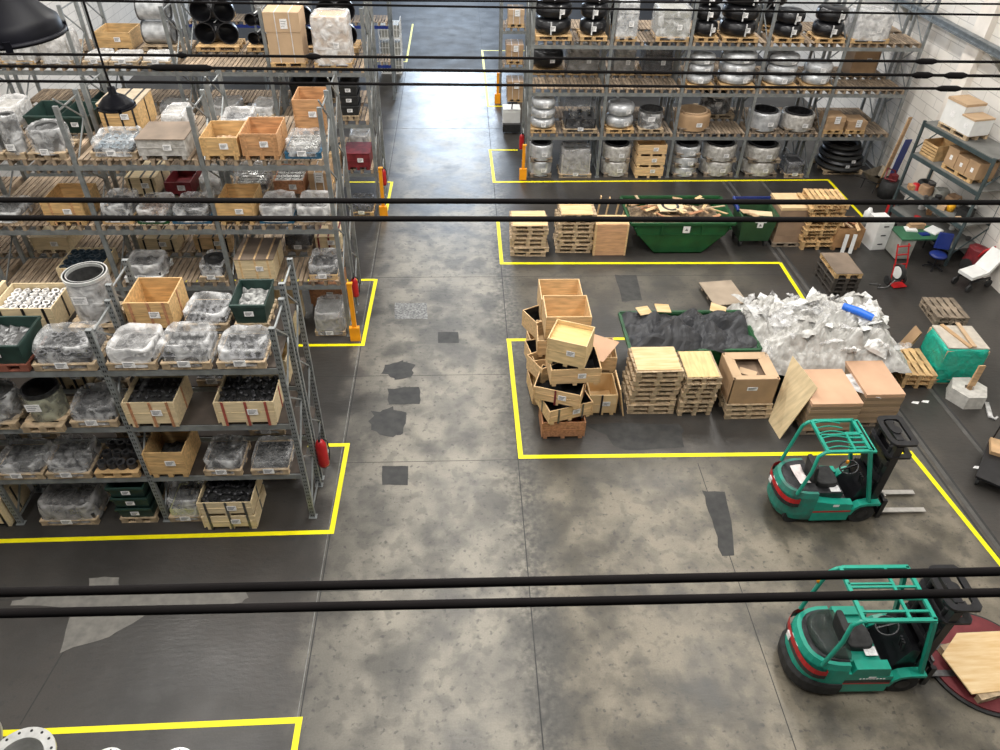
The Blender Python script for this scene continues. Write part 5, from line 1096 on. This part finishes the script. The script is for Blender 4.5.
r = thing('storage_box', 'dark open box on the floor under the grey shelving', 'box', (14.1, 21.45, 0), .3); b = MB(); b.box(-.25, .25, -.2, .2, 0, .03); b.box(-.25, .25, -.2, -.18, .03, .3); b.box(-.25, .25, .18, .2, .03, .3); b.box(-.25, -.23, -.18, .18, .03, .3); b.box(.23, .25, -.18, .18, .03, .3); b.build('box_shell', rubber, r); b = MB(); b.box(-.15, .15, -.1, .1, .04, .2); b.build('contents', plyo, r)
# steel flanged vessels in the lower left corner
def vessel(px, py, z, R, L, tilt, label):
    p = at(px, py, z); r = thing('flanged_pipe', label, 'pipe', (p.x, p.y, 0))
    b = MB(); b.ring((0, 0, .05), R*.70, R*.78, L, 40); b.build('pipe_wall', steel, r)
    b = MB(); b.ring((0, 0, .05+L), R*.68, R, .05, 44)
    b.cur = 1
    for k in range(16): a = 2*PI*k/16; b.cyl((R*.88*math.cos(a), R*.88*math.sin(a), .05+L+.05), R*.045, .003, 8)
    b.build('flange', [steel, black], r); b = MB(); b.ring((0, 0, 0), R*.6, R*.95, .05, 30); b.build('base_flange', steel, r)
    if R > .4:
        b = MB(); b.ring((R*.7, 0, .05+L*.75), .10, .13, .32, 20, 'x'); b.ring((R*.7+.32, 0, .05+L*.75), .09, .2, .04, 20, 'x'); b.build('side_nozzle', steel, r)
    return r
vessel(20, 762, .85, .47, .8, 0, 'large bright flanged steel pipe at the bottom left corner')
vessel(106, 768, .5, .27, .45, 0, 'smaller steel flange at the bottom edge, left of the pair')
vessel(176, 768, .5, .27, .45, 0, 'smaller steel flange at the bottom edge, right of the pair')
pA = at(2, 743, .85)
b = MB(); b.ring((-.9, 0, .5), .3, .34, 1.2, 30, 'x'); b.ring((-1.0, 0, .5), .28, .44, .06, 30, 'x'); b.box(-.9, -.7, -.2, .2, 0, .18); b.box(-.1, .1, -.2, .2, 0, .18); tag(b.build('steel_tube', steel, None, (pA.x-.7, pA.y+.15, 0)), 'bright steel tube lying at the left of the big flange', 'pipe')

# ------------------------------------------------------------------ forklifts
def plan(x0, xr, hw, n=14, pw=2.6):      # rear end plan outline: straight at x0, rounded to xr
    pts = []
    for k in range(n+1):
        a = -PI/2-PI*k/n; c, s_ = math.cos(a), math.sin(a); e = 2/pw
        pts.append((x0+(x0-xr)*math.copysign(abs(c)**e, c), hw*math.copysign(abs(s_)**e, s_)))
    return pts
def loft(b, plans, smooth=False, cap=True):
    n = len(plans[0][1]); vs = [(x, y, z) for z, P in plans for x, y in P]; m = len(plans)
    fs = [(i*n+(k+1) % n, i*n+k, (i+1)*n+k, (i+1)*n+(k+1) % n) for i in range(m-1) for k in range(n)]
    if cap: fs += [tuple(range(n)), tuple(range(m*n-1, (m-1)*n-1, -1))]
    b.add(vs, fs, smooth)
MAST = black
def forklift(loc, rz, label, XR, hw, ra, rb, rz_, style, driver=False):
    r = thing('forklift', label, 'forklift', loc, rz); xr = -XR; x0 = -.35; top = .92
    b = MB(); loft(b, [(.16, plan(x0, xr+.06, hw-.02)), (.3, plan(x0, xr, hw)), (.80, plan(x0, xr+.01, hw)), (top, plan(x0, xr+.06, hw-.03))]); b.build('counterweight', teal if style else teald, r)
    b = MB(); loft(b, [(top, plan(x0-.0, xr+.13, hw-.09)), (top+.02, plan(x0-.0, xr+.15, hw-.11))]); b.build('rear_deck', dsteel, r)
    b = MB(); loft(b, [(.68, plan(x0-.35, xr-.006, hw+.006)), (.80, plan(x0-.35, xr+.004, hw+.004))], cap=False); b.build('red_band', red, r)['label'] = 'red stripe'
    b = MB(); loft(b, [(.58, plan(x0-.35, xr-.007, hw+.006)), (.68, plan(x0-.35, xr-.007, hw+.006))], cap=False); b.build('black_band', black, r)['label'] = 'black stripe'
    b = MB(); b.box(xr+.012, xr+.05, -.12, .12, .78, .80); b.box(xr-.012, xr+.02, .10, .22, .60, .72); b.build('plate', paper, r)['label'] = 'white plate'
    if style:
        b = MB(); loft(b, [(.10, plan(x0, xr-.05, hw+.02)), (.34, plan(x0, xr-.07, hw+.035)), (.40, plan(x0, xr-.02, hw+.015))]); b.build('bumper', rubber, r)
        b = MB(); loft(b, [(top+.03, plan(x0+.02, xr+.2, hw-.12)), (top+.10, plan(x0+.02, xr+.26, hw-.17)), (top+.14, plan(x0+.02, xr+.4, hw-.3))], True); b.build('rear_cover', glassm, r)['label'] = 'smoked transparent rear cover'
    for s in (-1, 1):
        y0_, y1_ = sorted((s*hw, s*(hw-.16))); b = MB(); b.prism([(x0, .15), (.42, .15), (.42, .62), (.05, .64), (x0, .72)], y0_, y1_); b.build('side_panel', teal, r)
        yy = s*(hw+.004); b = MB(); b.box(x0, .42, min(s*hw, yy), max(s*hw, yy), .40, .44); b.build('side_stripe', red, r)
        if style:
            b = MB(); b.box(x0, .42, min(s*hw, yy), max(s*hw, yy), .44, .52); b.build('side_stripe', black, r)
            b = MB()
            for k in range(8): b.box(-.12+.055*k, -.12+.055*k+.035, min(s*hw, yy), max(s*hw, yy), .545, .575)
            b.build('lettering', paper, r)
            b = MB(); b.prism([(.0-.3, .64), (.35, .64), (.30, .86), (-.25, .86)], y0_, y1_); b.build('side_box', teal, r)
        b = MB(); b.box(.02, .14, min(s*hw, yy), max(s*hw, yy), .56, .62); b.build('plate', paper, r)
        b = MB(); b.cyl((.72, s*(hw-.15)-.09, .26), .26, .18, 26, 'y'); b.cur = 1; b.cyl((.72, s*(hw-.06) if s > 0 else s*(hw-.06)-.012, .26), .12, .012, 18, 'y'); w_ = b.build('front_wheel', [rubber, dsteel], r)
        pr = [(.40, .30), (.44, .45), (.56, .58), (.72, .62), (.98, .62), (.98, .56), (.72, .56), (.60, .53), (.50, .43), (.46, .30)]
        b = MB(); b.prism(pr, y0_, y1_); b.build('fender', teal, r)
        b = MB(); xw = xr+.38
        b.cyl((xw, s*(hw-.16)-.07, .2), .2, .14, 20, 'y'); b.build('rear_wheel', rubber, r)
    b = MB(); b.box(x0, .86, -hw+.16, hw-.16, .14, .42); b.build('floor_plate', dsteel, r)
    b = MB(); b.box(x0-.02, .22, -hw+.16, hw-.16, .42, .80); b.build('battery_hood', teal if style else dsteel, r)
    b = MB(); b.add(*(lambda q: (q.v, q.f))(film_mb(.44, .46, .12, 1, .15, 0, 24, 4, 1)), True); b.build('seat_cushion', rubber, r, (-.05, 0, .80))
    b = MB(); b.add(*(lambda q: (q.v, q.f))(film_mb(.12, .44, .46, 1, .0, 0, 24, 4, 1)), True); b.build('seat_backrest', rubber, r, (-.34, 0, .88), (0, -.15, 0))
    b = MB(); b.prism([(.46, .42), (.86, .42), (.80, 1.02), (.66, 1.08), (.56, .8)], -hw+.2, hw-.2); b.build('dashboard', black, r)
    b = MB(); b.torus((0, 0, 0), .17, .018, 26, 6); b.cyl((0, 0, -.22), .02, .22, 8); b.bar((-.17, 0, 0), (.17, 0, 0), .025); b.build('steering_wheel', black, r, (.42, .06, 1.08), (0, -.45, 0))
    for k in range(3): b = MB(); b.bar((.55, -.2-.05*k, .95), (.5, -.2-.05*k, 1.18), .02); b.cyl((.5, -.2-.05*k, 1.17), .022, .03, 8); b.build('lever', black, r)
    b = MB(); b.box(-.02, .18, -.34, -.18, .0, .008); b.build('paper_sheet', paper, r, (0, 0, .805 if not style else .86))
    if not style:
        b = MB(); b.add(*(lambda q: (q.v, q.f))(drape(.22, .5, .05, 2, 8, 12, 6, .06)), True); b.build('cloth', mat('cloth', (.7, .62, .6), .8), r, (-.55, .0, top+.035))
    # overhead guard
    g = teal; zt = rz_
    for s in (-1, 1):
        b = MB(); yb, yt = s*(hw-.06), s*(hw-.1)
        b.tube([(ra-.16, yb, top-.02), (ra-.05, yb, zt-.5), (ra-.02, yt, zt-.12), (ra+.08, yt, zt-.02), (ra+.2, yt, zt)], .035, 8); b.build('rear_pillar', g, r)
        b = MB(); b.bar((.9 if style else .76, s*(hw-.07), .6), (rb-.02, yt, zt-.02), .075, .06); b.build('front_pillar', g, r)
        b = MB(); b.bar((ra+.15, yt, zt), (rb, yt, zt), .06, .05); b.build('roof_rail', g, r)
    for k in range(2): x = (ra+.12, rb-.02)[k]; b = MB(); b.bar((x, -hw+.1, zt), (x, hw-.1, zt), .06, .05, (0, 0, 1)); b.build('cross_rail', g, r)
    xm = ra+(rb-ra)*.68
    for y in ((0.02,) if not style else (-.02, .16)): b = MB(); b.bar((ra+.12, y, zt+.01), (xm if style else rb-.0, y, zt+.01), .03, .03); b.build('roof_bar', g, r)
    b = MB(); b.bar((xm, -hw+.12, zt), (xm, .06 if not style else hw-.12, zt), .045, .04); b.build('roof_bar', g, r)
    if not style:
        for k in range(6):
            y = -hw+.18+(2*hw-.36)*k/5; b = MB(); b.tube([(ra+.12+(xm-ra-.12)*q/6, y+.045*math.sin(PI*q/6), zt+.02*math.sin(PI*q/6)) for q in range(7)], .014, 6); b.build('roof_bar', g, r)
        for k in range(4):
            y = -hw+.2+.13*k; b = MB(); b.bar((xm, y, zt), (rb-.04, y, zt), .035, .03); b.build('roof_bar', g, r)
        b = MB(); b.tube([(rb+.1, -hw+.1, zt-.02), (rb+.1, hw-.1, zt-.02)], .018, 6); b.bar((rb-.02, -hw+.1, zt-.02), (rb+.1, -hw+.1, zt-.02), .04); b.bar((rb-.02, hw-.1, zt-.02), (rb+.1, hw-.1, zt-.02), .04); b.build('front_guard_bar', g, r)
    else:
        for k in range(4):
            y = -hw+.25+(2*hw-.5)*k/3; b = MB(); b.bar((ra+.12, y, zt), (rb-.02, y, zt), .035, .035); b.build('roof_bar', g, r)
    b = MB(); b.lathe([(0, 0), (.03, 0), (.03, .05), (.02, .07), (0, .07)], 12, smooth=True); b.build('beacon', orange, r, (ra-.08, hw-.05, zt-.45) if style else (rb-.2, -hw+.32, zt-.55))
    # mast
    mt = 2.2 if style else 2.12; mx0, mx1 = (.84, 1.16) if style else (.80, 1.12)
    for s in (-1, 1):
        b = MB(); y = s*.34; b.box(mx0+.02, mx0+.16, y-.05, y+.05, .1, mt-.05); b.build('outer_channel', black, r)
        b = MB(); y = s*.27; b.box(mx0+.10, mx0+.24, y-.04, y+.04, .12, mt+.02); b.build('inner_channel', black, r)
        b = MB(); b.cyl((mx0+.03, s*.24, .2), .04, mt-.35, 12); b.build('lift_cylinder', dsteel, r)
    b = MB(); b.cyl((mx0+.2, 0, .3), .045, mt-.9, 12); b.build('centre_cylinder', dsteel, r)
    for q in (-.06, .06): b = MB(); b.box(mx0+.24, mx0+.26, q-.015, q+.015, .4, mt-.1); b.build('lift_chain', dsteel, r)
    def frame(z, nm):      # rounded cross head plate
        b = MB(); P = plan(mx0+.16, mx0-.10, .41, 12, 4)+[(mx1+.06, .41), (mx1+.12, .34), (mx1+.12, -.34), (mx1+.06, -.41)]
        Q = [(mx0+.16+(x-(mx0+.16))*.62, y*.74) for x, y in P]; n = len(P); vs = [(x, y, z) for x, y in P]+[(x, y, z) for x, y in Q]+[(x, y, z-.05) for x, y in P]+[(x, y, z-.05) for x, y in Q]
        fs = []
        for k in range(n):
            j = (k+1) % n; fs += [(k, j, n+j, n+k), (2*n+j, 2*n+k, 3*n+k, 3*n+j), (j, k, 2*n+k, 2*n+j), (n+k, n+j, 3*n+j, 3*n+k)]
        b.add(vs, fs); b.build(nm, black, r)
    frame(mt+.04, 'top_crosshead'); frame(mt-.30, 'mast_crosshead')
    b = MB(); b.box(mx0+.06, mx0+.2, -.26, .26, mt-.08, mt+.03); b.cyl((mx0+.16, 0, mt+.0), .1, .05, 18); b.build('pulley_block', black, r)
    for z in (.55, 1.1, 1.55): b = MB(); b.box(mx0-.02, mx0+.05, -.38, .38, z, z+.14); b.build('mast_crossbar', black, r)
    b = MB(); b.box(mx0+.12, mx0+.15, -.24, .24, .5, mt-.32); b.build('mast_guard_mesh', black, r)
    for z in (.12, .48): b = MB(); b.box(mx1, mx1+.04, -.44, .44, z, z+.09); b.build('carriage_bar', black, r)
    for s in (-1, 1): b = MB(); b.box(mx1-.05, mx1+.04, s*.42-.03, s*.42+.03, .1, .62); b.build('carriage_side', black, r)
    for s in (-1, 1):
        b = MB(); y = s*.24; b.prism([(mx1+.04, .05), (mx1+.09, .05), (mx1+1.12, .06), (mx1+1.12, .075), (mx1+.09, .10), (mx1+.08, .60), (mx1+.04, .60)], y-.055, y+.055); b.build('fork', gsteel if style else mat('fork_steel', (.45, .43, .40), .45, .5), r)
    return r
forklift((7.25, 9.75, 0), 0, 'teal forklift with ribbed roof guard and bare forks, inside the bay', 1.04, .52, -.62, .34, 2.03, 0)
forklift((6.42, 6.26, 0), -.02, 'teal forklift nearest the camera with smoked rear cover', 1.06, .57, -.65, .57, 2.10, 1)
# turntable and plywood topped pallet
r = thing('stretch_wrapper_turntable', 'round dark red turntable plate with black rim in front of forks', 'turntable', (8.84, 6.2, 0))
b = MB(); b.cyl((0, 0, 0), .98, .04, 64); b.build('rim', rubber, r); b = MB(); b.cyl((0, 0, .04), .92, .03, 64); b.build('plate', mat('turntable_red', (.11, .018, .022), .6, scale=3, col2=(.20, .04, .045), spec=.3), r)
pallet(.9, 1.0, (8.69, 6.02, .072), 'wooden pallet under plywood on the red turntable', palw, 'x', .2)
b = MB()
c0 = [at(957, 633, .24), at(942, 655, .24), at(972, 694, .24), at(1008, 690, .24), at(1030, 640, .24), at(1000, 631, .24)]
c0 = [(p.x, p.y) for p in c0]; b.prism(c0[::-1], .217, .24, 'z'); tag(b.build('plywood_sheet', plyplate), 'yellow plywood sheet on the pallet at the right edge', 'board')

# ------------------------------------------------------------------ overhead cables and lamps
def cable(a, c, rr, label, z=9.35, conn=(), ext=3.):
    p, q = at(*a, z), at(*c, z); d = (q-p).normalized(); p0, q0 = p+d*((-15.45-p.x)/d.x), p+d*((15.95-p.x)/d.x)
    r = thing('overhead_cable', label, 'cable', p0); b = MB(); b.tube([Vector((0, 0, 0)), q0-p0], rr, 8); b.build('cable_run', cable_m, r)
    for cx0, cx1, yy in conn:
        u, v = at(cx0, yy, z), at(cx1, yy, z); tu = (u-p0).dot(d); tv = (v-p0).dot(d); b = MB(); b.tube([d*tu, d*(tu+.05), d*(tv-.05), d*tv], [rr*1.1, rr*2.1, rr*2.1, rr*1.1], 10); b.build('cable_joint', cable_m, r)
cable((0, 592.5), (1000, 571.5), .0185, 'thick black overhead cable across the bottom, upper of the pair', ext=.6)
cable((0, 613.5), (1000, 592.5), .018, 'thick black overhead cable across the bottom, lower of the pair', ext=.6)
cable((0, 200), (1000, 202.5), .0205, 'black overhead cable across the middle, upper of the pair', ext=1)
cable((0, 218), (1000, 220), .0205, 'black overhead cable across the middle, lower of the pair', ext=1)
cable((0, 54), (1000, 62), .015, 'black overhead cable with long joints, upper of the three', conn=((176, 186, 56), (305, 320, 58), (917, 938, 62)))
cable((0, 66), (1000, 76), .016, 'black overhead cable with long joints, middle of the three', conn=((150, 212, 68), (912, 932, 75), (944, 966, 75)))
cable((0, 81), (1000, 89), .014, 'black overhead cable with one joint, lowest of the three', conn=((936, 960, 88),))
cable((40, 0), (1000, 15), .014, 'thin black overhead cable close to the top edge')
cable((560, 1.5), (1000, 4), .012, 'thin black overhead cable along the very top edge', z=9.5)
p = at(1, 0, 11.2); 
def lamp(px, py, z, R, label, hook=None):
    p = at(px, py, z); r = thing('pendant_lamp', label, 'lamp', p)
    b = MB(); b.lathe([(R, 0), (R*1.0, .015), (R*.96, .06*R/.25), (R*.86, .32*R), (R*.62, .58*R), (R*.34, .74*R), (R*.22, .84*R), (R*.22, 1.15*R), (0, 1.18*R)], 40, smooth=True); b.build('shade', mat('lamp_black', (.006, .006, .008), .42, .0, var=.3, scale=3, spec=.05), r)
    b = MB(); b.torus((0, 0, .005), R, .012, 40, 8); b.build('rim', MATS['lamp_black'], r); b = MB(); b.lathe([(R*.95, .03), (R*.7, .42*R), (0, .5*R)], 30, smooth=True); b.build('reflector', bulb, r)
    for k in range(4): a = k*PI/2+.5; b = MB(); b.box(-.015, .015, -.012, .012, -.015, .03); b.build('clip', MATS['lamp_black'], r, (R*math.cos(a), R*math.sin(a), 0), (0, 0, a+PI/2))
    b = MB(); b.tube([(0, 0, 1.1*R), (-.02, .03, 1.9*R), (0, .0, 13.95-z)], .011, 6); b.build('suspension_cable', cable_m, r)
    return r
lamp(4, 34, 10.75, .265, 'big black dome lamp hanging in the top left corner')
lamp(117, 107, 8.9, .18, 'small glossy black dome lamp hanging over the left racks')
# a few things far behind
r = thing('wire_cage_stack', 'pale stacked wire cages standing at the end of the far left rack', 'cage', (-3.35, 37.6, 0))
for k in range(3):
    b = MB(); b.box(-.5, .5, -.5, .5, .0+.8*k, .06+.8*k)
    for q in range(8): x = -.5+q/7; b.box(x-.012, x+.012, -.51, -.49, .06+.8*k, .78+.8*k); b.box(.49, .51, x-.012, x+.012, .06+.8*k, .78+.8*k)
    for z in (.4, .76): b.box(-.5, .5, -.51, -.49, z+.8*k, z+.02+.8*k); b.box(.49, .51, -.5, .5, z+.8*k, z+.02+.8*k)
    b.build('cage', white, r); b = MB(); b.box(-.44, .44, -.44, .44, .07+.8*k, .6+.8*k); b.build('contents', fgrey if False else greym, r)
r = thing('pallet_truck', 'white and black pallet truck parked behind the right rack', 'pallet truck', (2.05, 30.1, 0))
b = MB(); b.box(-.35, .35, -.3, .3, .15, .95); b.box(-.30, .30, -.32, -.3, .3, .85); b.build('body', white, r); b = MB(); b.box(-.36, .36, -.5, -.3, .08, .4); b.build('front_plate', rubber, r); b = MB(); b.bar((0, -.2, .95), (0, -.5, 1.3), .05); b.box(-.2, .2, -.55, -.48, 1.27, 1.33); b.build('tiller', black, r)
for s in (-1, 1): b = MB(); b.box(s*.2-.08, s*.2+.08, .3, 1.4, .0, .10); b.build('fork', black, r)

# ------------------------------------------------------------------ light
w = bpy.data.worlds.new('world'); bpy.context.scene.world = w; w.use_nodes = True
w.node_tree.nodes['Background'].inputs[0].default_value = (.92, .96, 1, 1); w.node_tree.nodes['Background'].inputs[1].default_value = .11
def area(name, loc, rot, sx, sy, power, col=(1, .97, .92)):
    l = bpy.data.lights.new(name, 'AREA'); l.shape = 'RECTANGLE'; l.size = sx; l.size_y = sy; l.energy = power; l.color = col
    o = bpy.data.objects.new(name, l); C.objects.link(o); o.location = loc; o.rotation_euler = rot; return o
for x in (-9, 0, 9):
    for y in (4, 13, 22, 31): area('ceiling_light', (x, y, 14.5), (0, 0, 0), 1.2, 5., 770)
area('gate_daylight', (-.5, 59, 9.5), (math.radians(-90), 0, 0), 7, 8, 4500, (.68, .82, 1))
s = bpy.context.scene
s.view_settings.view_transform = 'Standard'; s.view_settings.look = 'None'; s.view_settings.gamma = 1; s.view_settings.exposure = 0.0; s.view_settings.use_curve_mapping = False
s.render.film_transparent = False
s.cycles.use_denoising = True; s.cycles.max_bounces = 6; s.cycles.transparent_max_bounces = 10; s.cycles.diffuse_bounces = 3; s.cycles.glossy_bounces = 3
